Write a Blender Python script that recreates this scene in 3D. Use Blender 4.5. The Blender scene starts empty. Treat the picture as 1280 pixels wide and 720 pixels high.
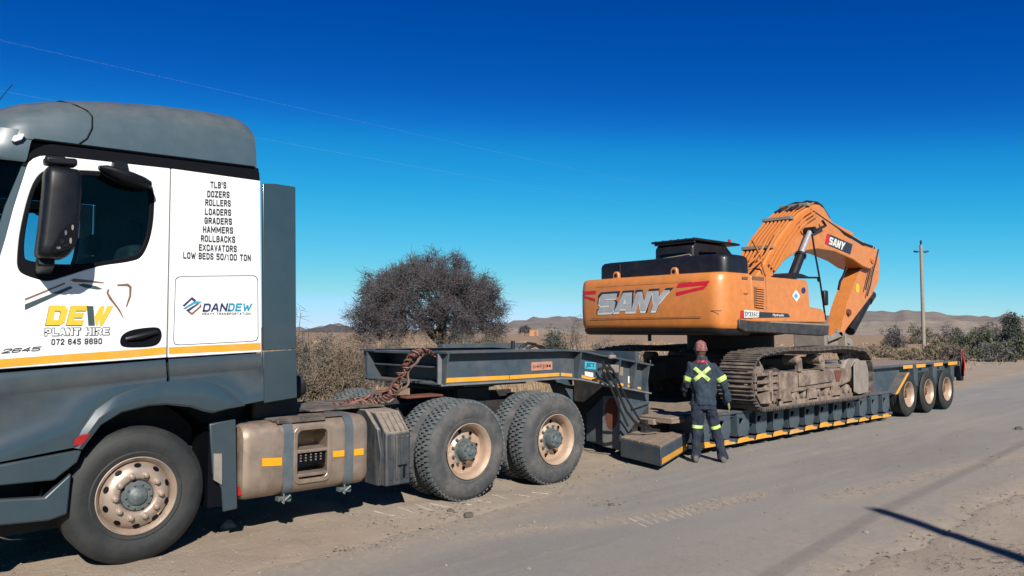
import bpy, bmesh, math, random
from mathutils import Vector, Matrix, noise
from mathutils.bvhtree import BVHTree
random.seed(7)
rad = math.radians
scene = bpy.context.scene
col = scene.collection

# ------------------------------------------------------------------ camera
FPX, CAMH, PITCH, YAW = 950.0, 1.83, rad(3.2), rad(48.1)
FW = Vector((math.cos(YAW)*math.cos(PITCH), math.sin(YAW)*math.cos(PITCH), math.sin(PITCH)))
RT = Vector((math.sin(YAW), -math.cos(YAW), 0))
UP = RT.cross(FW)
FH = Vector((math.cos(YAW), math.sin(YAW), 0))
cam = bpy.data.cameras.new('camera')
cam.sensor_width = 36; cam.lens = FPX/1280*36; cam.clip_start = .1; cam.clip_end = 12000
camo = bpy.data.objects.new('camera', cam); col.objects.link(camo)
camo.location = (0, 0, CAMH)
camo.rotation_euler = Matrix((RT, UP, -FW)).transposed().to_euler()
scene.camera = camo

# ------------------------------------------------------------------ world, sun, exposure
SUN_EL = rad(33.5); SD = Vector((.48, .877))             # ground direction in which shadows fall
world = bpy.data.worlds.new('World'); scene.world = world; world.use_nodes = True
wn = world.node_tree; wn.nodes.clear()
sky = wn.nodes.new('ShaderNodeTexSky'); sky.sky_type = 'NISHITA'; sky.sun_disc = False
sky.sun_elevation = SUN_EL; sky.sun_rotation = math.atan2(-SD.x, -SD.y)
sky.altitude = 1200; sky.air_density = .5; sky.dust_density = 0.0; sky.ozone_density = 3.0
SKY_K = .09                                            # the photograph's deep, contrasty blue as a tone curve on the whole sky
s1 = wn.nodes.new('ShaderNodeVectorMath'); s1.operation = 'SCALE'; s1.inputs['Scale'].default_value = SKY_K
cv = wn.nodes.new('ShaderNodeRGBCurve')
for ch, pts in ((0, ((.058, .003), (.114, .014), (.205, .09), (.485, .42), (.7, .58), (1, .68))), (1, ((.107, .042), (.141, .105), (.209, .30), (.371, .54), (.745, .77), (1, .83))), (2, ((.231, .33), (.301, .48), (.423, .70), (.672, .84), (1, .90)))):
    c_ = cv.mapping.curves[ch]
    for i, q in enumerate(pts):
        if i == len(pts)-1: c_.points[1].location = q
        else: c_.points.new(*q)
cv.mapping.extend = 'HORIZONTAL'; cv.mapping.update()
s2 = wn.nodes.new('ShaderNodeVectorMath'); s2.operation = 'SCALE'; s2.inputs['Scale'].default_value = 1/SKY_K
bg = wn.nodes.new('ShaderNodeBackground'); bg.inputs['Strength'].default_value = .05
wo = wn.nodes.new('ShaderNodeOutputWorld')
for a_, b_ in ((sky.outputs[0], s1.inputs[0]), (s1.outputs[0], cv.inputs['Color']), (cv.outputs[0], s2.inputs[0]), (s2.outputs[0], bg.inputs[0]), (bg.outputs[0], wo.inputs[0])): wn.links.new(a_, b_)
sl = bpy.data.lights.new('sun', 'SUN'); sl.energy = 5.0; sl.angle = rad(.53); sl.color = (1, .95, .87)
so = bpy.data.objects.new('sun', sl); col.objects.link(so)
sdir = Vector((SD.x*math.cos(SUN_EL), SD.y*math.cos(SUN_EL), -math.sin(SUN_EL)))
so.rotation_euler = sdir.to_track_quat('-Z', 'Y').to_euler(); so.location = (-10, -20, 20)
scene.render.engine = 'CYCLES'
vs = scene.view_settings; vs.view_transform = 'Standard'; vs.look = 'None'; vs.exposure = .85; vs.gamma = 1
vs.use_curve_mapping = False

# ------------------------------------------------------------------ pixel helpers (photo is 1280 x 720)
def ray(u, v): return FW + RT*((u-640)/FPX) + UP*((360-v)/FPX)
def Y(u, v, y):
    d = ray(u, v); t = y/d.y; return (t*d.x, CAMH+t*d.z)
def X(u, v, x):
    d = ray(u, v); t = x/d.x; return (t*d.y, CAMH+t*d.z)
def G(u, v, z=0):
    d = ray(u, v); t = (z-CAMH)/d.z; return (t*d.x, t*d.y)
def W(u, v, Z):
    d = ray(u, v); return Vector((0, 0, CAMH)) + d*(Z/d.dot(FH))
def at(u, Z):
    p = RT*((u-640)/FPX*Z) + FH*Z; return p.x, p.y
def Yl(pts, y): return [Y(u, v, y) for u, v in pts]

# ------------------------------------------------------------------ mesh builder
class MB:
    def __init__(s): s.v = []; s.f = []
    def add(s, vs_, fs_):
        o = len(s.v); s.v += [Vector(p) for p in vs_]; s.f += [[i+o for i in f] for f in fs_]; return s
    def box(s, x0, x1, y0, y1, z0, z1):
        return s.add([(x, y, z) for x in (x0, x1) for y in (y0, y1) for z in (z0, z1)],
                     [(0, 1, 3, 2), (4, 6, 7, 5), (0, 4, 5, 1), (2, 3, 7, 6), (0, 2, 6, 4), (1, 5, 7, 3)])
    def bar(s, a, b, w, h, upv=(0, 0, 1)):
        a = Vector(a); b = Vector(b); d = (b-a).normalized(); u = Vector(upv)
        sd = d.cross(u)
        if sd.length < 1e-4: sd = d.cross(Vector((1, 0, 0)))
        sd.normalize(); u = sd.cross(d)
        return s.add([p+sd*i*w/2+u*j*h/2 for p in (a, b) for i, j in ((-1, -1), (1, -1), (1, 1), (-1, 1))],
                     [(0, 1, 2, 3), (7, 6, 5, 4), (0, 4, 5, 1), (1, 5, 6, 2), (2, 6, 7, 3), (3, 7, 4, 0)])
    @staticmethod
    def _m(axis, p, a): return (p[0], a, p[1]) if axis == 'y' else (a, p[0], p[1]) if axis == 'x' else (p[0], p[1], a)
    def prism(s, pts, axis, a0, a1):
        n = len(pts)
        return s.add([s._m(axis, p, a0) for p in pts]+[s._m(axis, p, a1) for p in pts],
                     [list(range(n)), list(range(2*n-1, n-1, -1))]+[(i, i+n, (i+1) % n+n, (i+1) % n) for i in range(n)])
    def plate(s, outline, holes, axis, a0, a1):
        bm = bmesh.new(); es = []
        for lp in [outline]+holes:
            vv = [bm.verts.new((p[0], p[1], 0)) for p in lp]
            es += [bm.edges.new((vv[i], vv[(i+1) % len(vv)])) for i in range(len(vv))]
        bmesh.ops.triangle_fill(bm, use_beauty=True, edges=es)
        bm.verts.index_update()
        vs_ = [v.co.copy() for v in bm.verts]; fs = [[v.index for v in f.verts] for f in bm.faces]
        n = len(vs_)
        s.add([s._m(axis, p, a0) for p in vs_]+[s._m(axis, p, a1) for p in vs_],
              fs+[[i+n for i in reversed(f)] for f in fs]+[(e.verts[0].index, e.verts[1].index, e.verts[1].index+n, e.verts[0].index+n) for e in bm.edges if len(e.link_faces) == 1])
        bm.free(); return s
    def tube(s, path, r, n=8, cap=True):
        path = [Vector(p) for p in path]; m = len(path)
        rs = r if isinstance(r, (list, tuple)) else [r]*m
        o = len(s.v); pu = None
        for i, p in enumerate(path):
            d = (path[min(i+1, m-1)]-path[max(i-1, 0)])
            if d.length < 1e-9: d = Vector((0, 0, 1))
            d.normalize()
            if pu is None:
                pu = d.cross(Vector((0, 0, 1)))
                if pu.length < .05: pu = d.cross(Vector((1, 0, 0)))
            u = pu - d*pu.dot(d)
            if u.length < 1e-6: u = d.orthogonal()
            u.normalize(); w = d.cross(u); pu = u
            for k in range(n):
                a = 2*math.pi*k/n; s.v.append(p+(u*math.cos(a)+w*math.sin(a))*rs[i])
        for i in range(m-1):
            for k in range(n):
                a = o+i*n+k; b = o+i*n+(k+1) % n; s.f.append([a, b, b+n, a+n])
        if cap and n > 2: s.f.append([o+k for k in range(n)][::-1]); s.f.append([o+(m-1)*n+k for k in range(n)])
        return s
    def lathe(s, prof, c, axis='y', n=48, closed=False):
        o = len(s.v); m = len(prof)
        for r, h in prof:
            for k in range(n):
                a = 2*math.pi*k/n; ca, sa = r*math.cos(a), r*math.sin(a)
                q = (ca, h, sa) if axis == 'y' else (h, ca, sa) if axis == 'x' else (ca, sa, h)
                s.v.append(Vector(c)+Vector(q))
        for i in range(m if closed else m-1):
            j = (i+1) % m
            for k in range(n):
                k2 = (k+1) % n; s.f.append([o+i*n+k, o+i*n+k2, o+j*n+k2, o+j*n+k])
        if not closed:
            if prof[0][0] > 1e-5: s.f.append([o+k for k in range(n)])
            if prof[-1][0] > 1e-5: s.f.append([o+(m-1)*n+k for k in range(n)][::-1])
        return s
    def grid(s, rows, close=False):
        o = len(s.v); n = len(rows[0])
        for r in rows: s.v += [Vector(p) for p in r]
        for i in range(len(rows)-1):
            for k in range(n if close else n-1):
                k2 = (k+1) % n; s.f.append([o+i*n+k, o+i*n+k2, o+(i+1)*n+k2, o+(i+1)*n+k])
        return s
    def xf(s, fn): s.v = [Vector(fn(p)) for p in s.v]; return s
    def mir(s, yc):
        n = len(s.v); s.v += [Vector((p.x, 2*yc-p.y, p.z)) for p in s.v]; s.f += [[i+n for i in reversed(f)] for f in list(s.f)]; return s
    def mesh(s, name, mat, sharp=35, off=(0, 0, 0), recalc=True, merge=False):
        me = bpy.data.meshes.new(name); o = Vector(off)
        me.from_pydata([tuple(p-o) for p in s.v], [], s.f); me.validate()
        if recalc or merge:
            bm = bmesh.new(); bm.from_mesh(me)
            if merge: bmesh.ops.remove_doubles(bm, verts=bm.verts, dist=1e-5)
            bmesh.ops.recalc_face_normals(bm, faces=bm.faces); bm.to_mesh(me); bm.free()
        if sharp is not None:
            me.shade_smooth()
            me.set_sharp_from_angle(angle=rad(sharp))
        me.materials.append(mat)
        return me
ROOTS = {}
def origin(par):
    return Vector(par['_o']) if par is not None and '_o' in par else Vector((0, 0, 0))
def ob(name, mb, mat, par=None, sharp=35, bevel=0, seg=2, loc=None, label=None, kind=None, recalc=True, merge=False):
    """link one mesh object; mesh coordinates are world ones unless the parent chain has an origin"""
    off = origin(par) if loc is None else Vector(loc)     # with loc given the mesh is in local coordinates
    me = mb.mesh(name, mat, sharp, off if loc is None else (0, 0, 0), recalc, merge) if isinstance(mb, MB) else mb
    o = bpy.data.objects.new(name, me); col.objects.link(o)
    if par is not None:
        o.parent = par; o['_o'] = tuple(off)
        o.location = off-origin(par)
    elif loc is not None: o.location = loc; o['_o'] = tuple(off)
    else: o['_o'] = (0, 0, 0)
    if bevel:
        b = o.modifiers.new('bevel', 'BEVEL'); b.width = bevel; b.segments = seg; b.limit_method = 'ANGLE'; b.angle_limit = rad(40)
    if label: o['label'] = label
    if kind: o['kind'] = kind
    return o
def thing(name, label, cat, loc=(0, 0, 0), group=None):
    o = bpy.data.objects.new(name, None); col.objects.link(o); o.location = loc; o['_o'] = tuple(loc)
    o.empty_display_size = .3; o['label'] = label; o['category'] = cat
    if group: o['group'] = group
    return o
def tag(o, label, cat, group=None):
    o['label'] = label; o['category'] = cat
    if group: o['group'] = group
    return o
def inst(src, par, loc, rot=None, name=None):
    """copy of a part (and its sub-parts), placed at a world location"""
    c = src.copy(); col.objects.link(c); c.parent = par; c.location = Vector(loc)-origin(par); c['_o'] = tuple(loc)
    if rot is not None: c.rotation_euler = rot
    for ch in src.children:
        d = ch.copy(); col.objects.link(d); d.parent = c
    return c

# ------------------------------------------------------------------ materials
ALB = .65                                              # exposed brightly: base colours stay at real-world values
def mat(name, colr, rough=.5, metal=0, dust=None, damt=.35, dscale=3., var=.12, vscale=8., bump=0, bscale=40., coat=0, updust=0, spec=.5, streak=0):
    colr = tuple(q*ALB for q in colr); dust = None if dust is None else tuple(q*ALB for q in dust)
    m = bpy.data.materials.new(name); m.use_nodes = True; nt = m.node_tree; N = nt.nodes; L = nt.links
    b = N['Principled BSDF']; b.inputs['Roughness'].default_value = rough; b.inputs['Metallic'].default_value = metal
    b.inputs['Specular IOR Level'].default_value = spec
    if coat: b.inputs['Coat Weight'].default_value = coat; b.inputs['Coat Roughness'].default_value = .08
    tc = N.new('ShaderNodeTexCoord'); co = tc.outputs['Object']
    def noi(scale, det=5, ro=.6, src=co):
        t = N.new('ShaderNodeTexNoise'); t.inputs['Scale'].default_value = scale; t.inputs['Detail'].default_value = det; t.inputs['Roughness'].default_value = ro
        L.new(src, t.inputs['Vector']); return t.outputs['Fac']
    def mr(x, a, c, d, e):
        t = N.new('ShaderNodeMapRange'); t.inputs[1].default_value = a; t.inputs[2].default_value = c; t.inputs[3].default_value = d; t.inputs[4].default_value = e
        L.new(x, t.inputs[0]); return t.outputs[0]
    def mix(f, a, c, mode='MIX'):
        t = N.new('ShaderNodeMix'); t.data_type = 'RGBA'; t.blend_type = mode
        if isinstance(f, float): t.inputs[0].default_value = f
        else: L.new(f, t.inputs[0])
        for k, q in ((6, a), (7, c)):
            if isinstance(q, (tuple, list)): t.inputs[k].default_value = (*q[:3], 1)
            else: L.new(q, t.inputs[k])
        return t.outputs[2]
    def math_(op, a, c):
        t = N.new('ShaderNodeMath'); t.operation = op; t.use_clamp = True
        for k, q in ((0, a), (1, c)):
            if isinstance(q, (int, float)): t.inputs[k].default_value = q
            else: L.new(q, t.inputs[k])
        return t.outputs[0]
    c = mix(mr(noi(vscale), .3, .7, 0., 1.), tuple(x*(1-var) for x in colr), tuple(min(1, x*(1+var)) for x in colr))
    if dust is not None:
        f = mr(noi(dscale, 8, .68), .42, .72, 0., damt)
        if streak:
            mp = N.new('ShaderNodeMapping'); mp.inputs['Scale'].default_value = (14, 14, .8); L.new(co, mp.inputs[0])
            f = math_('ADD', f, mr(noi(1.6, 4, .6, mp.outputs[0]), .5, .75, 0, streak))
        if updust:
            g = N.new('ShaderNodeNewGeometry'); sp = N.new('ShaderNodeSeparateXYZ'); L.new(g.outputs['Normal'], sp.inputs[0])
            f = math_('ADD', f, math_('MULTIPLY', mr(sp.outputs[2], .25, .9, 0., updust), mr(noi(dscale*4), .25, .6, .5, 1.)))
        c = mix(f, c, dust)
        L.new(math_('ADD', math_('MULTIPLY', f, .4), rough), b.inputs['Roughness'])
        if metal: L.new(mr(f, 0, 1, metal, 0.), b.inputs['Metallic'])
    else:
        L.new(mr(noi(vscale*1.7), .3, .7, max(0.02, rough-.06), min(1, rough+.08)), b.inputs['Roughness'])
    L.new(c, b.inputs['Base Color'])
    if bump:
        bp = N.new('ShaderNodeBump'); bp.inputs['Strength'].default_value = bump; bp.inputs['Distance'].default_value = .01
        L.new(noi(bscale, 6), bp.inputs['Height']); L.new(bp.outputs[0], b.inputs['Normal'])
    return m
SAND = (.40, .315, .235)
M = {}
M['grey'] = mat('grey paint', (.027, .050, .065), .32, 0, SAND, .035, 1.5, var=.06, coat=.5, updust=.10)
M['roofgrey'] = mat('roof grey paint', (.050, .088, .108), .4, 0, SAND, .04, 2., var=.06, coat=.3, updust=.18)
M['white'] = mat('white paint', (.86, .86, .845), .3, 0, SAND, .035, 1.2, var=.02, coat=.5)
M['black'] = mat('black plastic', (.004, .006, .010), .42, 0, SAND, .02, 6., spec=.22)
M['rubberseal'] = mat('black rubber', (.002, .003, .006), .6, spec=.10)
M['tyre'] = mat('tyre rubber', (.011, .014, .014), .7, 0, (.09, .08, .07), .22, 5., bump=.15, bscale=60)
M['tyredusty'] = mat('dusty tyre rubber', (.050, .054, .058), .85, 0, (.26, .22, .185), .42, 4., bump=.2, bscale=70)
M['tread'] = mat('tread rubber', (.085, .105, .115), .85, 0, (.26, .23, .2), .3, 9., bump=.2)
M['rim'] = mat('dusty steel rim', (.50, .40, .32), .36, .55, (.27, .16, .10), .75, 7., bump=.05)
M['rimcream'] = mat('dusty cream rim', (.56, .41, .30), .42, .35, (.30, .17, .10), .6, 6.)
M['hub'] = mat('grey hub', (.10, .13, .14), .5, .3, SAND, .3, 20.)
M['tank'] = mat('dusty aluminium', (.43, .34, .265), .34, .75, (.22, .15, .105), .8, 2.5, bump=.03, updust=.3)
M['strap'] = mat('grey strap', (.075, .10, .115), .5, 0, SAND, .15, 6.)
M['plasticbox'] = mat('dusty dark plastic', (.024, .034, .044), .6, 0, SAND, .12, 5., updust=.75, streak=.24)
M['chassis'] = mat('black chassis steel', (.009, .009, .010), .7, .0, (.16, .125, .095), .25, 5., updust=.35)
M['deckplate'] = mat('dusty catwalk plate', (.05, .045, .04), .7, .2, (.30, .23, .17), .75, 5., bump=.2, updust=.15)
M['yellow'] = mat('amber reflective tape', (.78, .35, .02), .4, 0, (.55, .40, .25), .35, 6., var=.1)
M['orange_refl'] = mat('orange reflector', (.85, .36, .01), .3)
M['red_refl'] = mat('red reflector', (.35, .012, .012), .3)
M['lamp'] = mat('clear lamp lens', (.75, .75, .72), .15, var=.03)
M['ink'] = mat('dark blue grey lettering', (.022, .03, .045), .5)
M['teal'] = mat('teal grey lettering', (.035, .065, .075), .5)
M['gold'] = mat('yellow lettering', (.78, .50, .035), .45, var=.1)
M['brown'] = mat('brown graphic', (.20, .10, .055), .5)
M['cyan'] = mat('cyan lettering', (.02, .28, .42), .5)
M['navy'] = mat('navy lettering', (.02, .03, .13), .5)
M['silver'] = mat('silver lettering', (.55, .56, .57), .35, .2, (.3, .3, .3), .5, 5.)
M['redprint'] = mat('red print', (.60, .012, .03), .4)
M['trailer'] = mat('trailer grey paint', (.042, .068, .090), .5, 0, (.30, .22, .16), .22, 3., updust=.3, bump=.05)
M['traillight'] = mat('worn light grey steel', (.17, .185, .20), .6, .1, (.30, .22, .16), .4, 4.)
M['rust'] = mat('rust', (.16, .045, .02), .8, 0, (.09, .03, .02), .7, 9.)
M['wood'] = mat('dusty steel ramp deck', (.23, .175, .13), .8, 0, (.36, .275, .2), .6, 5., bump=.4, bscale=25)
M['exo'] = mat('excavator orange', (.66, .22, .044), .42, 0, (.36, .17, .07), .2, 1.6, coat=.3, updust=.15)
M['exodirty'] = mat('excavator orange counterweight', (.66, .22, .044), .42, 0, (.32, .16, .08), .26, 1.3, coat=.2, streak=.10)
M['exblack'] = mat('excavator black', (.008, .009, .013), .45, 0, SAND, .03, 5., coat=.08, spec=.3)
M['skirt'] = mat('dark skirt', (.028, .028, .031), .5, 0, SAND, .15, 5.)
M['track'] = mat('dusty track steel', (.095, .08, .072), .65, .2, (.29, .225, .175), .8, 4., bump=.3, bscale=30, updust=.25)
M['trackframe'] = mat('dried mud track frame', (.16, .115, .09), .85, 0, (.37, .285, .22), .9, 4., var=.25, bump=.7, bscale=16)
M['dusty'] = mat('dusty grey steel', (.24, .21, .185), .7, .1, (.36, .28, .21), .6, 6., bump=.2)
M['chrome'] = mat('chrome rod', (.55, .55, .56), .35, .5)
M['hose'] = mat('black hose', (.015, .015, .016), .5)
M['orangehose'] = mat('orange painted pipe', (.58, .18, .035), .5, 0, (.25, .12, .06), .5, 8.)
M['redhose'] = mat('red air hose', (.15, .042, .03), .55, 0, (.24, .15, .10), .55, 8.)
M['brownhose'] = mat('dusty brown hose', (.12, .07, .05), .6, 0, (.28, .2, .14), .5, 9.)
M['flag'] = mat('red flag cloth', (.60, .015, .02), .8, bump=.3)
M['paper'] = mat('white sticker', (.75, .74, .70), .5)
M['plateorange'] = mat('faded orange plate', (.52, .25, .17), .6, 0, (.30, .13, .09), .5, 20.)
M['cyansticker'] = mat('cyan sticker', (.05, .42, .55), .5)
M['interior'] = mat('dark interior trim', (.004, .0045, .006), .8)
M['beacon'] = mat('red beacon', (.5, .03, .01), .25)
def glass(name, tint, refl=.9):
    m = bpy.data.materials.new(name); m.use_nodes = True; nt = m.node_tree; nt.nodes.clear()
    o = nt.nodes.new('ShaderNodeOutputMaterial'); t = nt.nodes.new('ShaderNodeBsdfTransparent'); t.inputs[0].default_value = (*tint, 1)
    g = nt.nodes.new('ShaderNodeBsdfGlossy'); g.inputs['Roughness'].default_value = .02; g.inputs[0].default_value = (refl, refl, refl, 1)
    f = nt.nodes.new('ShaderNodeFresnel'); f.inputs[0].default_value = 1.30
    n = nt.nodes.new('ShaderNodeTexNoise'); n.inputs['Scale'].default_value = 3
    x = nt.nodes.new('ShaderNodeMixShader')
    nt.links.new(f.outputs[0], x.inputs[0]); nt.links.new(t.outputs[0], x.inputs[1]); nt.links.new(g.outputs[0], x.inputs[2]); nt.links.new(x.outputs[0], o.inputs[0])
    return m
M['glass'] = glass('tinted window glass', (.66, .84, .90), .45)
M['windshield'] = glass('windscreen glass', (.30, .36, .40), .5)

# ------------------------------------------------------------------ lettering
LET = {
 'D': ([(0, 0), (0, 1), (.78, 1), (1, .82), (1, .18), (.78, 0)], [[(.34, .27), (.34, .73), (.60, .73), (.67, .64), (.67, .36), (.60, .27)]]),
 'E': ([(0, 0), (0, 1), (1, 1), (1, .74), (.38, .74), (.38, .63), (.88, .63), (.88, .38), (.38, .38), (.38, .26), (1, .26), (1, 0)], []),
 'S': ([(1, 1), (.12, 1), (0, .88), (0, .5), (.12, .38), (.64, .38), (.64, .25), (0, .25), (0, 0), (.88, 0), (1, .12), (1, .52), (.88, .63), (.36, .63), (.36, .75), (1, .75)], []),
 'A': ([(-.04, 0), (.28, 1), (.78, 1), (1.04, 0), (.70, 0), (.66, .17), (.36, .17), (.31, 0)], [[(.42, .40), (.51, .74), (.58, .40)]]),
 'N': ([(0, 0), (0, 1), (.35, 1), (.66, .5), (.66, 1), (1, 1), (1, 0), (.66, 0), (.34, .52), (.34, 0)], []),
 'Y': ([(.32, 0), (.32, .36), (-.05, 1), (.34, 1), (.5, .68), (.66, 1), (1.05, 1), (.68, .36), (.68, 0)], []),
 'v': ([(0, 1), (.95, 1), (1.0, 0), (.15, 0)], []),
 'w': ([(0, 0), (-.05, .45), (.36, 1), (.58, 1), (.55, .48), (.78, 1), (1.12, 1), (.62, 0), (.34, 0), (.30, .42), (.16, 0)], []),
}
def bil(q, s, t):
    (a, b, c, d) = q     # BL BR TR TL
    return tuple(a[i]*(1-s)*(1-t)+b[i]*s*(1-t)+c[i]*s*t+d[i]*(1-s)*t for i in (0, 1))
def letters(mb, word, quad, surf, gap=.10, widths=None, grow=0.0):
    ws = widths or [1]*len(word); tot = sum(ws)+gap*(len(word)-1); x = 0
    for ch, w in zip(word, ws):
        out, holes = LET[ch]
        t = MB()
        if grow:
            out = [(.5+(p[0]-.5)*(1+grow*1.15), .5+(p[1]-.5)*(1+grow)) for p in out]; holes = []
        t.plate(out, holes, 'z', 0, 0)
        for p in t.v:
            u, v = bil(quad, (x+p.x*w)/tot, p.y); p[:] = surf(u, v)
        n = len(t.v)//2
        mb.add(t.v[:n], [f for f in t.f if all(i < n for i in f)])
        x += w+gap
    return mb
def text_mb(s, quad, surf, bold=.02, spacing=1.0):
    cu = bpy.data.curves.new('lettering', 'FONT'); cu.body = s; cu.offset = bold; cu.space_character = spacing; cu.resolution_u = 3; cu.fill_mode = 'FRONT'
    o = bpy.data.objects.new('lettering', cu); col.objects.link(o)
    dg = bpy.context.evaluated_depsgraph_get(); dg.update(); me = bpy.data.meshes.new_from_object(o.evaluated_get(dg))
    xs = [v.co.x for v in me.vertices]; ys = [v.co.y for v in me.vertices]
    x0, x1, y0, y1 = min(xs), max(xs), min(ys), max(ys); mb = MB()
    mb.add([surf(*bil(quad, (v.co.x-x0)/(x1-x0), (v.co.y-y0)/(y1-y0))) for v in me.vertices], [list(p.vertices) for p in me.polygons])
    bpy.data.objects.remove(o); bpy.data.curves.remove(cu); bpy.data.meshes.remove(me)
    return mb
def surfY(y):
    def f(u, v):
        x, z = Y(u, v, y); return (x, y, z)
    return f
def ptext(name, s, quad, surf, m, par, bold=.02): return ob(name, text_mb(s, quad, surf, bold), m, par, sharp=None, recalc=False)
STROKE = {
 'T': [[(0, 1), (1, 1)], [(.5, .98), (.5, 0)]], 'L': [[(0, 1), (0, 0), (1, 0)]], "'": [[(.5, 1), (.5, .75)]],
 'B': [[(0, 0), (0, 1), (.8, 1), (1, .86), (1, .66), (.8, .52), (1, .38), (1, .14), (.8, 0), (0, 0)], [(0, .52), (.8, .52)]],
 'S': [[(1, .80), (.95, .93), (.8, 1), (.2, 1), (0, .88), (0, .68), (.2, .56), (.8, .44), (1, .32), (1, .12), (.8, 0), (.2, 0), (.05, .07), (0, .20)]],
 'D': [[(0, 0), (0, 1), (.75, 1), (1, .82), (1, .18), (.75, 0), (0, 0)]], 'O': [[(0, .15), (0, .85), (.2, 1), (.8, 1), (1, .85), (1, .15), (.8, 0), (.2, 0), (0, .15), (0, .3)]],
 'Z': [[(0, 1), (1, 1)], [(1, .97), (0, .03)], [(0, 0), (1, 0)]], 'E': [[(1, 1), (0, 1), (0, 0), (1, 0)], [(0, .52), (.85, .52)]],
 'R': [[(0, 0), (0, 1), (.8, 1), (1, .87), (1, .62), (.8, .48), (0, .48)], [(.55, .48), (1, 0)]],
 'G': [[(1, .80), (1, .88), (.8, 1), (.2, 1), (0, .86), (0, .14), (.2, 0), (.8, 0), (1, .14), (1, .46), (.55, .46)]],
 'H': [[(0, 0), (0, 1)], [(1, 0), (1, 1)], [(0, .5), (1, .5)]], 'M': [[(0, 0), (0, 1)], [(.02, 1), (.5, .25)], [(.5, .25), (.98, 1)], [(1, 0), (1, 1)]],
 'C': [[(1, .76), (1, .88), (.8, 1), (.2, 1), (0, .86), (0, .14), (.2, 0), (.8, 0), (1, .12), (1, .24)]], 'K': [[(0, 0), (0, 1)], [(1, 1), (.08, .42)], [(.38, .6), (1, 0)]],
 'X': [[(0, 0), (1, 1)], [(0, 1), (1, 0)]], 'V': [[(0, 1), (.47, 0)], [(.53, 0), (1, 1)]], 'W': [[(0, 1), (.24, 0)], [(.27, 0), (.48, .75)], [(.52, .75), (.73, 0)], [(.76, 0), (1, 1)]], 'N': [[(0, 0), (0, 1)], [(.05, .97), (.95, .03)], [(1, 0), (1, 1)]],
 'A': [[(0, 0), (.4, 1), (.6, 1), (1, 0)], [(.15, .3), (.85, .3)]], 'P': [[(0, 0), (0, 1), (.8, 1), (1, .87), (1, .58), (.8, .44), (0, .44)]], 'I': [[(.5, 0), (.5, 1)]],
 'Y': [[(0, 1), (.5, .48), (1, 1)], [(.5, .5), (.5, 0)]], '/': [[(0, 0), (1, 1)]], '1': [[(.1, .8), (.55, 1), (.55, 0)]],
 '2': [[(0, .72), (0, .86), (.2, 1), (.8, 1), (1, .86), (1, .62), (.05, .05)], [(0, 0), (1, 0)]], '4': [[(.75, 0), (.75, 1)], [(.72, .97), (0, .30)], [(0, .27), (1, .27)]],
 '5': [[(1, 1), (0, 1), (0, .56), (.8, .58), (1, .45), (1, .14), (.8, 0), (.2, 0), (0, .10)]],
 '6': [[(1, .82), (1, .88), (.8, 1), (.2, 1), (0, .86), (0, .14), (.2, 0), (.8, 0), (1, .14), (1, .42), (.8, .56), (0, .5)]],
 '7': [[(0, 1), (1, 1)], [(.95, .95), (.4, 0)]], '9': [[(0, .18), (0, .12), (.2, 0), (.8, 0), (1, .14), (1, .86), (.8, 1), (.2, 1), (0, .86), (0, .58), (.2, .44), (1, .5)]], }
STROKE['0'] = STROKE['O']
LW = {'M': 1.35, 'W': 1.45, 'I': .32, "'": .35, '1': .62, '/': .7, ' ': .5}
def block_text(s, quad, surf, sw=.17, aspect=.52, gap=.13, word=0):
    """condensed heavy block capitals drawn as mitred strokes, fitted into a pixel quad"""
    ws = [LW.get(c, 1)*aspect for c in s]; tot = sum(ws)+gap*(len(s)-1); x = 0; mb = MB(); lay = 0
    wi = 0
    for c, w in zip(s, ws):
        if c == ' ': wi += 1
        for pl in (STROKE.get(c, []) if wi == word else ()):
            P = [Vector((x+sw/2+p[0]*max(.001, w-sw), sw/2+p[1]*(1-sw))) if w > sw*1.2 else Vector((x+w/2, sw/2+p[1]*(1-sw))) for p in pl]
            n = len(P); L_, R2 = [], []
            for i in range(n):
                d0 = (P[i]-P[i-1]).normalized() if i else (P[1]-P[0]).normalized(); d1 = (P[i+1]-P[i]).normalized() if i < n-1 else d0
                nn = Vector((-d0.y, d0.x))+Vector((-d1.y, d1.x)); nn = nn.normalized() if nn.length > .2 else Vector((-d0.y, d0.x))
                k = sw/2/max(.55, nn.dot(Vector((-d0.y, d0.x))))
                q = P[i]-(d0*sw/2 if i == 0 else Vector((0, 0)))+(d0*sw/2 if i == n-1 else Vector((0, 0)))
                L_.append(q+nn*k); R2.append(q-nn*k)
            lay = (lay+1) % 3
            vs_ = []
            for q in L_+R2:
                u, v = bil(quad, q.x/tot, min(1.02, max(-.02, q.y))); p3 = Vector(surf(u, v)); p3.y -= .0004*lay; vs_.append(p3)
            mb.add(vs_, [(i, i+1, i+1+n, i+n) for i in range(n-1)])
        x += w+gap
    return mb
def btext(name, s, quad, surf, m, par, sw=.17, aspect=.52, gap=.13):
    for k in range(s.count(' ')+1): ob(name, block_text(s, quad, surf, sw, aspect, gap, k), m, par, sharp=None, recalc=False)
def chaikin(p, it=2):
    for _ in range(it):
        p = [q for a, b in zip(p, p[1:]+p[:1]) for q in ((a[0]*.75+b[0]*.25, a[1]*.75+b[1]*.25), (a[0]*.25+b[0]*.75, a[1]*.25+b[1]*.75))]
    return p
def flat(pts, surf): return MB().add([surf(u, v) for u, v in pts], [list(range(len(pts)))])

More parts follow.
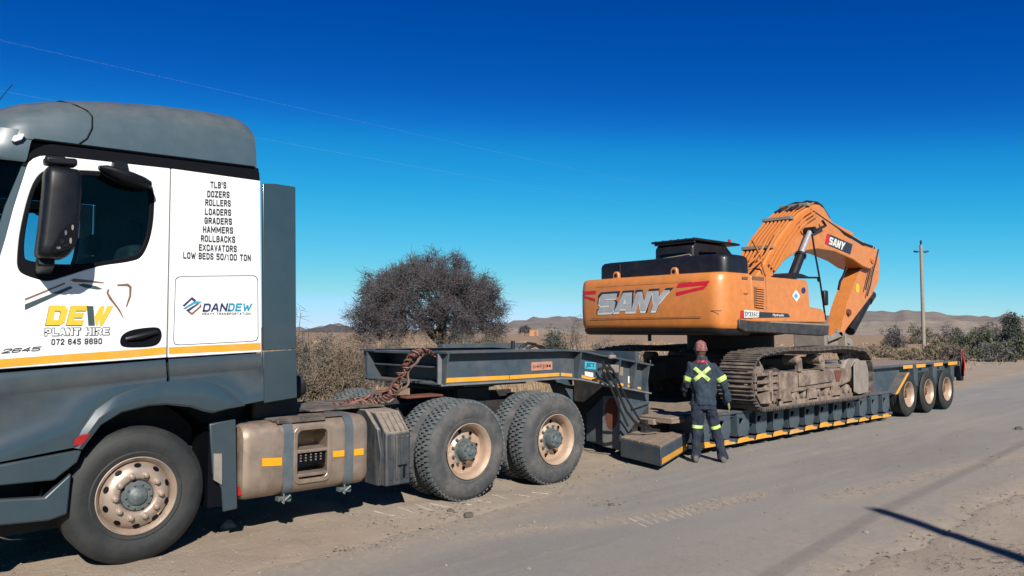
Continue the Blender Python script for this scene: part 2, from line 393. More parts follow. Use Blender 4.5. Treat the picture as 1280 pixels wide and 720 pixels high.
# ================================================================== ground, road, hills
def lerp_tab(tab, x):
    if x <= tab[0][0]: return tab[0][1]
    for a, b in zip(tab, tab[1:]):
        if x <= b[0]: return a[1]+(b[1]-a[1])*(x-a[0])/(b[0]-a[0])
    return tab[-1][1]
def nz(x, y, s, z=0): return noise.noise((x*s, y*s, z))
FAR = [(-200, 2.0), (-20, 5.2), (2, 5.75), (4, 5.9), (6, 6.2), (8, 6.9), (10, 7.7), (14, 8.3), (20, 8.4), (40, 10.0), (90, 15), (300, 40)]
NEAR = [(-200, -1.5), (-20, 2.0), (0, 2.55), (15, 2.6), (40, 3.4), (90, 7.5), (300, 30)]
def edge_far(x): return lerp_tab(FAR, x)+.22*nz(x, 0, .5, 3)+.10*nz(x, 0, 1.7, 5)
def edge_near(x): return lerp_tab(NEAR, x)+.2*nz(x, 0, .6, 9)+.10*nz(x, 0, 2.1, 11)
def ground_h(x, y):
    d = min(y-edge_near(x), edge_far(x)-y)       # > 0 on the road
    h = .012*nz(x, y, .8)+.010*nz(x, y, 2.6, 4)
    if x < 60: h += .009*nz(x, y, 6.5, 8)*(1 if d < 0 else 0)
    if d < 0 and -3 < x < 12 and 5 < y < 11: h += .035*max(0, nz(x, y, 1.9, 21))*min(1, -d/.3)+.014*nz(x, y, 5.2, 22)
    off = max(0, -d-2.5)
    h += min(off*.012, .35)*(.6+.8*nz(x, y, .12, 2))
    if d > 0: h -= min(d*.14, .06)
    return h
def spaced(lo, a, b, hi, step, g=1.16):
    m = [a+step*i for i in range(int((b-a)/step)+1)]; d = step; p = m[0]; L = []
    while p > lo: d *= g; p -= d; L.append(p)
    d = step; p = m[-1]; Rr = []
    while p < hi: d *= g; p += d; Rr.append(p)
    return L[::-1]+m+Rr
gx = spaced(-3500, -1, 22, 5000, .10); gy = spaced(-2500, 1.0, 10.5, 5000, .10)
gm_ = MB(); gm_.grid([[(x, y, ground_h(x, y)) for x in gx] for y in gy])
def nmat(name): 
    m = bpy.data.materials.new(name); m.use_nodes = True; return m, m.node_tree.nodes, m.node_tree.links
class NB:
    def __init__(s, m): s.N = m.node_tree.nodes; s.L = m.node_tree.links; s.b = s.N['Principled BSDF']; s.tc = s.N.new('ShaderNodeTexCoord'); s.co = s.tc.outputs['Object']
    def noise(s, sc, det=6, ro=.6, scale3=None):
        src = s.co
        if scale3: mp = s.N.new('ShaderNodeMapping'); mp.inputs['Scale'].default_value = scale3; s.L.new(s.co, mp.inputs[0]); src = mp.outputs[0]
        t = s.N.new('ShaderNodeTexNoise'); t.inputs['Scale'].default_value = sc; t.inputs['Detail'].default_value = det; t.inputs['Roughness'].default_value = ro; s.L.new(src, t.inputs['Vector']); return t.outputs['Fac']
    def vor(s, sc):
        t = s.N.new('ShaderNodeTexVoronoi'); t.inputs['Scale'].default_value = sc; s.L.new(s.co, t.inputs['Vector']); return t.outputs['Distance']
    def mr(s, x, a, c, d=0., e=1.):
        t = s.N.new('ShaderNodeMapRange'); 
        for k, q in ((1, a), (2, c), (3, d), (4, e)): t.inputs[k].default_value = q
        s.L.new(x, t.inputs[0]); return t.outputs[0]
    def mix(s, f, a, c, mode='MIX'):
        t = s.N.new('ShaderNodeMix'); t.data_type = 'RGBA'; t.blend_type = mode
        if isinstance(f, (int, float)): t.inputs[0].default_value = f
        else: s.L.new(f, t.inputs[0])
        for k, q in ((6, a), (7, c)):
            if isinstance(q, (tuple, list)): t.inputs[k].default_value = (*q[:3], 1)
            else: s.L.new(q, t.inputs[k])
        return t.outputs[2]
    def op(s, o, a, c, cl=True):
        t = s.N.new('ShaderNodeMath'); t.operation = o; t.use_clamp = cl
        for k, q in ((0, a), (1, c)):
            if isinstance(q, (int, float)): t.inputs[k].default_value = q
            else: s.L.new(q, t.inputs[k])
        return t.outputs[0]
    def attr(s, n): t = s.N.new('ShaderNodeAttribute'); t.attribute_name = n; return t.outputs['Fac']
    def bump(s, h, st, dist):
        t = s.N.new('ShaderNodeBump'); t.inputs['Strength'].default_value = st; t.inputs['Distance'].default_value = dist; s.L.new(h, t.inputs['Height']); s.L.new(t.outputs[0], s.b.inputs['Normal'])
gmat, _, _ = nmat('sandy ground'); n = NB(gmat)
c = n.mix(n.mr(n.noise(.5), .35, .65), (.40, .335, .265), (.33, .27, .21))
c = n.mix(n.mr(n.noise(.05, 8, .65), .42, .62), c, (.40, .285, .20))
c = n.mix(n.mr(n.noise(9, 8, .7), .55, .75, 0, .55), c, (.47, .40, .32))
c = n.mix(n.mr(n.noise(30, 4, .7), .60, .72, 0, .6), c, (.20, .155, .115))
c = n.mix(n.mr(n.attr('field'), 0, 1, 0, 1), c, n.mix(n.mr(n.noise(.7, 8, .7), .4, .62), (.40, .27, .18), (.27, .19, .12)))
n.L.new(n.mix(1., c, (ALB, ALB, ALB), 'MULTIPLY'), n.b.inputs['Base Color']); n.b.inputs['Roughness'].default_value = .95; n.b.inputs['Specular IOR Level'].default_value = .15
n.bump(n.op('ADD', n.noise(14, 9, .7), n.op('MULTIPLY', n.noise(70, 4, .7), .4), False), .7, .02)
go = ob('ground', gm_, gmat, None, sharp=None, recalc=False, kind='structure'); go.data.shade_smooth()
at_ = go.data.attributes.new('field', 'FLOAT', 'POINT')
at_.data.foreach_set('value', [min(1, max(0, (v.co.y-edge_far(v.co.x)-3.5)/4)) if v.co.y > 0 else 0. for v in go.data.vertices])
# road
rx = spaced(-190, -1, 24, 290, .16, 1.12); NY = 46
rows = []; dustv = []
DL = [(G(330, 718), G(420, 690), G(600, 668), G(740, 655), G(850, 640), G(950, 618), .16, .75),
      (G(1040, 625), G(1130, 602), G(1200, 585), G(1280, 568), .20, .8), (G(1010, 568), G(1060, 560), .06, .5), (G(1160, 545), G(1240, 520), .07, .4),
      (G(1120, 690), G(1280, 640), .35, .7), (G(480, 652), G(620, 630), G(700, 615), .22, .7)]
def segd(p, a, b):
    ax, ay = a; bx, by = b; dx, dy = bx-ax, by-ay; t = max(0, min(1, ((p[0]-ax)*dx+(p[1]-ay)*dy)/(dx*dx+dy*dy))); return math.hypot(p[0]-ax-t*dx, p[1]-ay-t*dy)
for x in rx:
    a, b = edge_near(x)-.15, edge_far(x)+.15; r = []
    for k in range(NY+1):
        t = k/NY; y = a+(b-a)*t; d = min(y-a, b-y)
        z = .004+.006*nz(x, y, .5, 7)-(.035*max(0, 1-d/.55)**2) + .004*nz(x, y, 3, 7)
        r.append((x, y, z))
        dn_, df_ = y-a, b-y
        du = max(max(0, 1-dn_/1.8)*.75, max(0, 1-df_/1.2)*.9)+max(0, 1-d/.5)*.6
        if -2 < x < 24:
            for L_ in DL:
                pts, wd_, am = L_[:-2], L_[-2], L_[-1]
                dd = min(segd((x, y), pts[i], pts[i+1]) for i in range(len(pts)-1)); du = max(du, am*math.exp(-(dd/wd_)**2))
        dustv.append(min(1, du))
    rows.append(r)
rd = MB().grid(rows)
rmat, _, _ = nmat('dusty worn asphalt'); n = NB(rmat)
base = n.mix(n.mr(n.noise(.8, 6, .6, (.25, 1, 1)), .35, .65), (.265, .245, .225), (.325, .302, .275))
base = n.mix(n.mr(n.noise(2.2, 7, .65, (.12, 1.6, 1)), .50, .72, 0, .5), base, (.41, .365, .31))
base = n.mix(n.mr(n.noise(1.1, 7, .7, (.06, 2.6, 1)), .55, .68, 0, .35), base, (.215, .205, .195))
base = n.mix(n.mr(n.vor(90), .0, .30, .75, 0), base, (.13, .125, .12))
base = n.mix(n.mr(n.vor(55), .0, .22, .8, 0), base, (.47, .43, .38))
base = n.mix(n.mr(n.noise(160, 3, .8), .54, .70, 0, .7), base, (.46, .42, .37))
base = n.mix(n.mr(n.noise(45, 5, .75), .56, .70, 0, .55), base, (.17, .16, .15))
base = n.mix(n.mr(n.noise(5, 8, .7), .56, .72, 0, .5), base, (.21, .195, .178))
dn = n.op('MULTIPLY', n.attr('dust'), n.mr(n.noise(3.2, 9, .72), .30, .62, .15, 1.5))
base = n.mix(dn, base, n.mix(n.mr(n.noise(12, 8, .7), .35, .7), (.36, .29, .22), (.48, .41, .33)))
n.L.new(n.mix(1., base, (ALB, ALB, ALB), 'MULTIPLY'), n.b.inputs['Base Color']); n.b.inputs['Roughness'].default_value = .9; n.b.inputs['Specular IOR Level'].default_value = .2
n.bump(n.op('ADD', n.noise(120, 4, .75), n.op('MULTIPLY', n.noise(18, 8, .7), .8), False), .7, .012)
ro = ob('road', rd, rmat, None, sharp=None, recalc=False, kind='structure'); ro.data.shade_smooth()
at_ = ro.data.attributes.new('dust', 'FLOAT', 'POINT'); at_.data.foreach_set('value', dustv)
# hills
def hill(name, crest_uv, Dc, Df, colr, seed):
    us = [crest_uv[0][0]+(crest_uv[-1][0]-crest_uv[0][0])*k/260 for k in range(261)]
    rows = []
    for q in range(15):
        t = q/14; D = Df+(Dc-Df)*t if t <= 1 else Dc
        r = []
        for u in us:
            v = lerp_tab(crest_uv, u); x, y = at(u, D); zc = CAMH+(413-v)/FPX*Dc
            rough = Dc*.0032*(noise.fractal((u*.055, t*3, seed), 1., 2., 5))*(.3+t)
            edgef = min(1, (u-us[0])/60, (us[-1]-u)/60)
            r.append((x, y, -3+max(.2, edgef)*(zc+3+rough)*(t**1.35)))
        rows.append(r)
    back = [(at(u, Dc*1.35)[0], at(u, Dc*1.35)[1], -3) for u in us]; rows.append(back)
    m, _, _ = nmat(name); n = NB(m)
    sc = 60/Dc
    c = n.mix(n.mr(n.noise(sc, 9, .7), .40, .62), colr, tuple(q*.55 for q in colr))
    c = n.mix(n.mr(n.noise(sc*9, 5, .7), .56, .66, 0, .7), c, (.07, .066, .045))
    n.L.new(n.mix(1., c, (ALB, ALB, ALB), 'MULTIPLY'), n.b.inputs['Base Color']); n.b.inputs['Roughness'].default_value = .95
    o = ob('hill', MB().grid(rows), m, None, sharp=None, recalc=False, kind='structure'); o.data.shade_smooth(); return o
hill('far hills', [(-400, 398), (200, 405), (380, 411), (398, 408), (412, 405.5), (425, 405), (440, 409), (470, 413), (600, 411), (628, 404.5), (655, 401), (668, 396.5), (690, 396), (702, 395), (722, 397), (760, 402), (850, 405), (1000, 399), (1070, 389), (1100, 388.5), (1120, 390), (1131, 385.5), (1142, 389.5), (1150, 387.5), (1170, 391.5), (1200, 394.5), (1240, 395.5), (1254, 392), (1264, 395), (1300, 396), (1700, 400)], 1700, 500, (.27, .22, .18), 1)
hill('left hills', [(300, 416), (350, 414), (385, 413), (400, 409.5), (418, 406), (432, 407), (450, 411), (520, 416)], 900, 420, (.10, .085, .07), 5)
hill('near slope', [(560, 416), (620, 411.5), (680, 410.5), (760, 410), (1000, 406), (1070, 401), (1130, 401), (1180, 400), (1230, 402), (1300, 401), (1600, 404)], 420, 160, (.38, .30, .22), 9)
# ================================================================== tractor truck
YS, YC = 6.47, 7.72
YF = 2*YC-YS
truck = thing('tractor_truck', 'white and grey tractor truck with lettering on its door, hitched to the low trailer', 'truck', (3.6, YC, 0))
T = truck
def far(mb): return mb.xf(lambda p: (p.x, 2*YC-p.y, p.z))

# ---- tyres and wheels
def tyre_mb(R=.536, w=.30, c=(0, 0, 0)):
    pr = [(.292, .035), (.305, .012), (.335, .004), (.345, .008), (.39, -.006), (.43, -.008), (.445, -.003), (.478, .002), (.485, .008), (.512, .028), (R-.006, .05),
          (R, .07), (R, .085), (R-.009, .088), (R-.009, .097), (R, .10), (R, w/2-.012), (R-.009, w/2-.009), (R-.009, w/2+.009), (R, w/2+.012), (R, w-.1), (R-.009, w-.097), (R-.009, w-.088), (R, w-.085), (R, w-.07), (R-.006, w-.05),
          (.512, w-.028), (.478, w-.002), (.43, w+.008), (.335, w-.004), (.305, w-.012), (.292, w-.035)]
    return MB().lathe(pr, c, 'y', 72, closed=True)
def tread_mb(R=.530, w=.30):
    mb = MB(); N = 58
    for row in range(4):
        y0 = .028+row*(w-.056)/4+.006; y1 = .028+(row+1)*(w-.056)/4-.006
        for k in range(N):
            a = 2*math.pi*(k+(row % 2)*.5+random.uniform(-.05, .05))/N; da = 2*math.pi/N*.36
            edge = .010 if row in (0, 3) else 0
            ps = []
            for rr in (R-.02, R+.013):
                for (aa, yy, e) in ((a-da, y0, row == 0), (a+da*.8, y0+.008, row == 0), (a+da, y1, row == 3), (a-da*.8, y1-.008, row == 3)):
                    r2 = rr-(edge*1.2 if e else 0)
                    ps.append((r2*math.cos(aa), yy, r2*math.sin(aa)))
            mb.add(ps, [(4, 5, 6, 7), (0, 1, 5, 4), (1, 2, 6, 5), (2, 3, 7, 6), (3, 0, 4, 7)])
    return mb
def disc_holes(mb, r_in, r_out, rh, rr, nh, y0, y1, dish):
    out = [(r_out*math.cos(2*math.pi*k/72), r_out*math.sin(2*math.pi*k/72)) for k in range(72)]
    hs = [[(rh*math.cos(2*math.pi*(j+.5)/nh)+rr*math.cos(2*math.pi*k/12), rh*math.sin(2*math.pi*(j+.5)/nh)+rr*math.sin(2*math.pi*k/12)) for k in range(12)] for j in range(nh)]
    hs.append([(r_in*math.cos(2*math.pi*k/36), r_in*math.sin(2*math.pi*k/36)) for k in range(36)])
    mb.plate(out, hs, 'y', y0, y1); return mb
def nuts(rc, r, h, y, n, ph=0):
    mb = MB()
    for k in range(n):
        a = 2*math.pi*k/n+ph; mb.lathe([(r*1.35, 0), (r*1.35, -.25*h), (r, -.3*h), (r*.95, -h*.9), (r*.5, -h), (0, -h)], (rc*math.cos(a), y, rc*math.sin(a)), 'y', 8)
    return mb
def steer_wheel(par, loc):
    w = MB()
    w.lathe([(.262, .17), (.262, .06), (.280, .045), (.290, .022), (.302, .010), (.304, .0), (.297, -.002), (.285, .012), (.272, .03), (.262, .055)], (0, 0, 0), 'y', 72, closed=True)
    w.lathe([(.266, .06), (.256, .045), (.247, .030), (.236, .016), (.222, .004), (.205, -.006), (.19, -.012), (.178, -.015), (.150, -.015), (.142, -.012), (.132, -.004), (.122, .012), (.118, .04)], (0, 0, 0), 'y', 72)
    o = ob('wheel', w, M['rim'], par, loc=loc)
    ob('tyre', tyre_mb(), M['tyre'], None).parent = o
    ob('lug_nuts', nuts(.1675, .020, .038, -.015, 10), M['rim'], None, 40, kind='stuff').parent = o
    h = MB().lathe([(.118, .03), (.118, .0), (.112, -.008), (.078, -.010), (.070, -.022), (.060, -.030), (.045, -.032), (.03, -.042), (0, -.045)], (0, 0, 0), 'y', 32)
    for k in range(10): a = 2*math.pi*k/10; h.lathe([(.010, 0), (.010, -.020), (0, -.022)], (.093*math.cos(a), -.006, .093*math.sin(a)), 'y', 6)
    ob('hub', h, M['hub'], None, 40).parent = o
    v = MB(); slope = math.atan2(.022, .032)
    for k in range(10):
        a = 2*math.pi*(k+.5)/10; er = Vector((math.cos(a), 0, math.sin(a))); et = Vector((-math.sin(a), 0, math.cos(a)))
        sl2 = (er*math.cos(slope)+Vector((0, 1, 0))*math.sin(slope)); nn = Vector((0, -1, 0))*math.cos(slope)+er*math.sin(slope)
        c_ = er*.2345+Vector((0, .0145, 0))+nn*.002
        v.add([c_+sl2*.021*math.cos(q*.5236)+et*.028*math.sin(q*.5236) for q in range(12)], [list(range(12))])
    ob('dark_hole_discs', v, M['rubberseal'], None, None, kind='stuff').parent = o  # black discs on the closed rim stand in for the shaded hand holes
    return o
def dual_wheel(par, loc, m_rim, R=.536, tread=True, dust='tyredusty', hubm='hub', dish=.14, hl=.14):
    w = MB()
    w.lathe([(.262, .30), (.262, .05), (.276, .04), (.286, .020), (.300, .008), (.302, -.004), (.294, -.005), (.282, .010), (.268, .028), (.255, .05), (.255, .30)], (0, 0, 0), 'y', 64)
    d = disc_holes(MB(), .13, .257, .205, .026, 8, dish, dish+.01, 0)
    d.xf(lambda p: (p.x, p.y-(.035 if math.hypot(p.x, p.z) < .14 else 0), p.z))
    w.add(d.v, d.f)
    o = ob('wheel', w, m_rim, par, loc=loc)
    R2 = R-.006 if tread else R
    for q in (0, 1):
        t = tyre_mb(R2); t.xf(lambda p: (p.x, p.y+q*.345, p.z)); ob('tyre', t, M[dust], None).parent = o
        if tread:
            t = tread_mb(R); t.xf(lambda p: (p.x, p.y+q*.345, p.z)); ob('tread', t, M['tread'], None, sharp=None, kind='stuff').parent = o
    h = MB().lathe([(.135, dish+.05), (.135, dish-.02), (.128, dish-.035), (.105, dish-.04), (.100, dish-hl), (.093, dish-hl-.01), (.085, dish-hl-.012), (.05, dish-hl-.016), (.04, dish-hl-.03), (0, dish-hl-.032)], (0, 0, 0), 'y', 36)
    for k in range(8): a = 2*math.pi*k/8; h.lathe([(.011, 0), (.011, -.018), (0, -.02)], (.078*math.cos(a), dish-hl-.01, .078*math.sin(a)), 'y', 6)
    ob('hub', h, M[hubm], None, 40).parent = o
    ob('lug_nuts', nuts(.152, .012, .026, dish-.034, 10), M['hub'], None, 40, kind='stuff').parent = o
    v = MB()
    for k in range(8):
        a = 2*math.pi*(k+.5)/8; v.lathe([(.03, dish+.03), (.03, dish+.032)], (.205*math.cos(a), 0, .205*math.sin(a)), 'y', 10)
    v.lathe([(.255, dish+.08), (0, dish+.08)], (0, 0, 0), 'y', 24)
    ob('brake_drum', v, M['chassis'], None).parent = o
    return o
XF, XR1, XR2, ZW = 1.86, 5.20, 6.53, .528
fwl = steer_wheel(T, (XF, 6.50, ZW)); fwl['label'] = 'front wheel with ten hand holes painted dark and bolted hub'
inst(fwl, T, (XF, 2*YC-6.50, ZW), (0, 0, math.pi))
rw = dual_wheel(T, (XR1, 6.48, ZW), M['rimcream'])
rw.rotation_euler = (0, .25, 0)
inst(rw, T, (XR2, 6.48, ZW), (0, .6, 0))
inst(rw, T, (XR1, 2*YC-6.48, ZW), (0, 0, math.pi)); inst(rw, T, (XR2, 2*YC-6.48, ZW), (0, 0, math.pi))

# ---- chassis
c = MB()
for s in (-1, 1): c.box(1.0, 7.25, YC+s*.42-.04, YC+s*.42+.04, .74, 1.0)
for x in (1.0, 2.6, 3.4, 4.3, 5.85, 7.2): c.box(x-.05, x+.05, YC-.38, YC+.38, .78, .96)
ob('chassis_frame', c, M['chassis'], T, bevel=.008)
for x in (XF, XR1, XR2):
    a = MB().tube([(x, YC-1.0, .53), (x, YC+1.0, .53)], .09, 12); a.lathe([(.0, -.2), (.2, -.15), (.26, 0), (.2, .15), (0, .2)], (x, YC, .55), 'y', 16)
    ob('axle', a, M['chassis'], T)
ob('engine_block', MB().box(1.2, 3.05, YC-.75, YC+.75, .55, 1.25).box(2.9, 3.35, YC-.95, YC+.9, .95, 1.22), M['chassis'], T, bevel=.03)
sp = MB()
for x in (XR1, XR2):
    for y in (YC-.55, YC+.55): sp.box(x-.35, x+.35, y-.05, y+.05, .62, .72)
ob('leaf_springs', sp, M['chassis'], T, bevel=.01)

# ---- cab : near and far doors
door_o = [(33, 210), (36, 203), (42, 198), (50, 195), (62, 194), (213, 210.5), (208.3, 447), (0, 461.5), (-25, 463), (-25, 420), (-15, 370), (-4, 335), (7, 298), (17, 260)]
hole = [(60, 212), (105, 213), (165, 217), (183, 222), (191, 232), (194, 248), (191, 290), (180, 320), (167, 327), (121, 332.5), (79, 346), (63, 351), (53, 351), (28, 343), (22, 335), (21.5, 322), (25, 287), (37, 238), (48, 218)]
glass_o = [(64, 219), (105, 219), (163, 223), (177, 227), (186, 236), (188, 250), (185, 290), (176, 315), (163, 321), (98, 332), (33, 327), (30, 318), (31.5, 290), (42, 241), (52, 224)]
DW = Yl(door_o, YS); DH = Yl(chaikin(hole), YS); DG = Yl(chaikin(glass_o), YS)
lowtop = [(-25, 468.5), (0, 466.5), (207.5, 449.5)]; lowcr = [(-25, 498), (0, 494), (207.5, 470)]
rowt = [(211, 449), (327, 441.5)]; rowc = [(211, 469.5), (328, 459)]
flare_o = [(303, 505.5), (290, 493), (277, 484.5), (260, 478), (240, 475), (207, 476.5), (177, 481), (143, 494), (118, 512), (100, 537), (91, 559)]
flare_i = [(303, 506.5), (283, 511), (263, 515.8), (251, 513.5), (236, 508.5), (206, 505.5), (184, 507), (150, 515.5), (124, 531), (108, 552), (101, 561)]
doors = []
for side in (0, 1):
    fx = (lambda m: m) if side == 0 else far
    d = ob('door', fx(MB().plate(DW, [DH], 'y', YS, YS+.05)), M['white'], T, bevel=.006)
    doors.append(d)
    tr = fx(MB().plate([(p[0], p[1]) for p in DH], [DG], 'y', YS+.004, YS+.045)); ob('window_trim', tr, M['rubberseal'], d, bevel=.006)
    ob('window_pane', fx(MB().prism(DG, 'y', YS+.020, YS+.026)), M['glass'], d)
    lo = MB()
    lo.grid([[(x, YS+.012, z) for x, z in Yl(lowtop, YS)], [(x, YS-.022, z) for x, z in Yl(lowcr, YS)]])
    lo.grid([[(x, YS+.012, z) for x, z in Yl(lowtop, YS)], [(x, YS+.06, z) for x, z in Yl(lowtop, YS)]])
    fl_d = [p for p in flare_o if p[0] <= 208]
    lo.plate(Yl(lowcr+fl_d+[(0, 577), (-28, 583)], YS), [], 'y', YS-.022, YS+.04)
    ob('lower_door', fx(lo), M['grey'], d, merge=True)
    st = ob('amber_stripe', fx(MB().prism(Yl([(-25, 451), (0, 449), (80, 443), (160, 437.5), (207.8, 433.5), (207.3, 442.5), (160, 447), (80, 452.5), (0, 459.3), (-25, 461)], YS), 'y', YS-.003, YS+.001)), M['yellow'], d)
    # door handle in its recess
    hp = [(150, 424), (153, 418), (163, 412.5), (178, 410), (196, 408.5), (201, 412), (202.5, 420), (199, 429), (190, 433.5), (165, 434.5), (153, 433.5), (150, 430)]
    hd = MB().prism(Yl(chaikin(hp), YS), 'y', YS-.006, YS+.002); ob('handle', fx(hd), M['rubberseal'], d, bevel=.003)
    hb = MB().tube([(*Y(157, 424, YS-.01),)[:1]+(YS-.01,)+Y(157, 424, YS)[1:], (Y(175, 420, YS)[0], YS-.03, Y(175, 420, YS)[1]), (Y(196, 415, YS)[0], YS-.012, Y(196, 415, YS)[1])], [.018, .022, .018], 8)
    ob('grip', fx(hb), M['black'], d)
    # rear side panel
    rp = ob('sleeper_side', fx(MB().prism(Yl([(214.6, 210.7), (325.5, 226), (327, 440), (210, 447)], YS), 'y', YS, YS+.05)), M['white'], T, bevel=.006)
    ob('amber_stripe', fx(MB().prism(Yl([(211, 434), (325.6, 428.5), (325.8, 437.3), (211, 442.3)], YS), 'y', YS-.003, YS+.001)), M['yellow'], rp)
    lp = [(219, 349), (222, 346), (228, 345), (317, 344), (321, 346), (322.5, 350), (323, 421), (321, 425.5), (315, 427), (224, 431.5), (218, 430.5), (216.5, 425)]
    lc = [(270+(u-270)*.985, 388+(v-388)*.98) for u, v in lp]
    ob('locker_seam', fx(MB().plate(Yl(lp, YS), [Yl(lc, YS)], 'y', YS-.0015, YS+.001)), M['teal'], rp)
    lr = MB()
    lr.grid([[(x, YS+.012, z) for x, z in Yl(rowt, YS)], [(x, YS-.022, z) for x, z in Yl(rowc, YS)]])
    lr.grid([[(x, YS+.012, z) for x, z in Yl(rowt, YS)], [(x, YS+.06, z) for x, z in Yl(rowt, YS)]])
    fl_r = [p for p in flare_o if p[0] > 208]
    lr.plate(Yl([(211, 469.5)]+[(211, 476.5)]+fl_r[::-1]+[(328.5, 500.5), (328, 459)], YS), [], 'y', YS-.022, YS+.04)
    ob('lower_side', fx(lr), M['grey'], T, merge=True)
    # wheel arch flare
    fo, fi = Yl(flare_o, YS), Yl(flare_i, YS)
    f = MB()
    rows = []
    for k, yy in ((0, YS-.020), (0.02, YS-.046), (.5, YS-.066), (.92, YS-.058), (1, YS-.045), (1.0, YS+.35)):
        rows.append([(a[0]*(1-k)+b[0]*k, yy, a[1]*(1-k)+b[1]*k) for a, b in zip(fo, fi)])
    f.grid(rows); ob('wheel_arch_flare', fx(f), M['grey'], T, sharp=24)
    ob('side_reflector', fx(MB().prism(Yl([(92, 557), (94, 549.5), (102, 543.5), (113, 541.5), (106, 552), (100, 556)], YS-.06), 'y', YS-.066, YS-.04)), M['red_refl'], T)
    # wheel well liner
    wl = MB(); n = 20
    rows = []
    for yy in (YS+.03, YC-.45):
        rows.append([(XF+.02+.68*math.cos(math.pi*k/n*1.12-.2), yy, .56+.70*math.sin(math.pi*k/n*1.12-.2)) for k in range(n+1)])
    wl.grid(rows); ob('wheel_well', fx(wl), M['rubberseal'], T)
    # lower step panels ahead of the wheel
    s1 = MB().prism(Yl([(-40, 586), (0, 580), (101, 561.5), (95, 577), (66, 599.5), (0, 606), (-40, 609)], YS), 'y', YS-.045, YS+.03)
    ob('step_panel', fx(s1), M['grey'], T, bevel=.012)
    s2 = MB().prism(Yl([(-40, 628), (0, 624), (55, 621), (88, 591), (83, 642), (60, 650), (0, 656), (-40, 659)], YS), 'y', YS-.03, YS+.05)
    ob('step_panel', fx(s2), M['grey'], T, bevel=.012)
    x0 = Y(-40, 600, YS)[0]; x1 = Y(92, 600, YS)[0]
    ob('step_tread', fx(MB().box(x0, x1-.03, YS+.05, YS+.4, .50, .54).box(x0, x1-.02, YS+.05, YS+.35, .78, .82).box(x0, x1-.02, YS+.34, YS+.37, .3, 1.1)), M['chassis'], T)
    # rear corner side fairing
    f0 = Yl([(328.5, 229), (344, 229.5), (369.5, 233.5), (370.5, 436), (329, 438.5)], YS+.02)
    ob('side_fairing', fx(MB().prism(f0, 'y', YS+.02, YS+.05)), M['grey'], T, bevel=.006)
    f1 = Yl([(329, 439.6), (370.5, 437.2), (371.5, 497), (329.5, 504)], YS+.02)
    ob('side_fairing', fx(MB().prism(f1, 'y', YS+.02, YS+.05)), M['grey'], T, bevel=.006)
    # dark rail between door and roof
    ob('roof_seal', fx(MB().prism(Yl([(27, 207), (33, 196), (42, 187), (56, 181), (70, 179.5), (323.5, 210), (325.5, 225.2), (213, 209.5), (62, 193), (50, 194), (41, 197), (35, 202), (32, 209)], YS), 'y', YS+.008, YS+.05)), M['rubberseal'], T)
    ob('pillar_trim', fx(MB().prism(Yl([(27, 208), (32.3, 209), (16, 260), (6, 298), (-5, 335), (-16, 370), (-26, 420), (-40, 420), (-30, 370), (-18, 335), (-6, 298), (6, 258)], YS+.01), 'y', YS+.006, YS+.05)), M['roofgrey'], T)

# ---- cab front, roof, back
def plan(s, xs, xf, inset=0):
    """plan curve from the near side (s=0) round the nose to the far side (s=1)"""
    a = math.pi*(s-.5); e = 3.2
    cy = math.copysign(abs(math.sin(a))**(2/e), math.sin(a)); cx = abs(math.cos(a))**(2/e)
    return (xs-(xs-xf)*cx, YC+(1.25-inset)*cy)
def nose(z_rows, m, name, par=T):
    mb = MB(); rows = []
    for z, xs, xf, ins in z_rows:
        rows.append([(*plan(k/40, xs, xf, ins), z) for k in range(41)])
    mb.grid(rows); return ob(name, mb, m, par)
nose([(.33, .85, .42, .02), (.36, .85, .36, .01), (.95, .86, .36, .01), (1.0, .86, .4, .02)], M['grey'], 'bumper')
nose([(1.0, .84, .42, .03), (1.02, .80, .40, .01), (1.9, .78, .42, .01), (2.2, .80, .44, .01), (2.22, .80, .47, .02)], M['white'], 'front_panel')
nose([(2.22, .82, .47, .02), (2.5, .88, .50, .02), (2.9, .97, .58, .02), (3.12, 1.02, .66, .03)], M['windshield'], 'windscreen')
nose([(3.06, 1.02, .60, .0), (3.08, 1.03, .55, -.01), (3.2, 1.05, .56, .0), (3.3, 1.08, .60, .02)], M['roofgrey'], 'sun_visor')
gr = MB()
for k in range(7): gr.box(.36, .42, YC-.8, YC+.8, 1.08+k*.11, 1.15+k*.11)
ob('grille', gr, M['black'], T, bevel=.01)
for s in (-1, 1):
    hl = ob('headlight', MB().box(.36, .45, YC+s*.95-.18, YC+s*.95+.18, .62, .86), M['lamp'], T, bevel=.03)
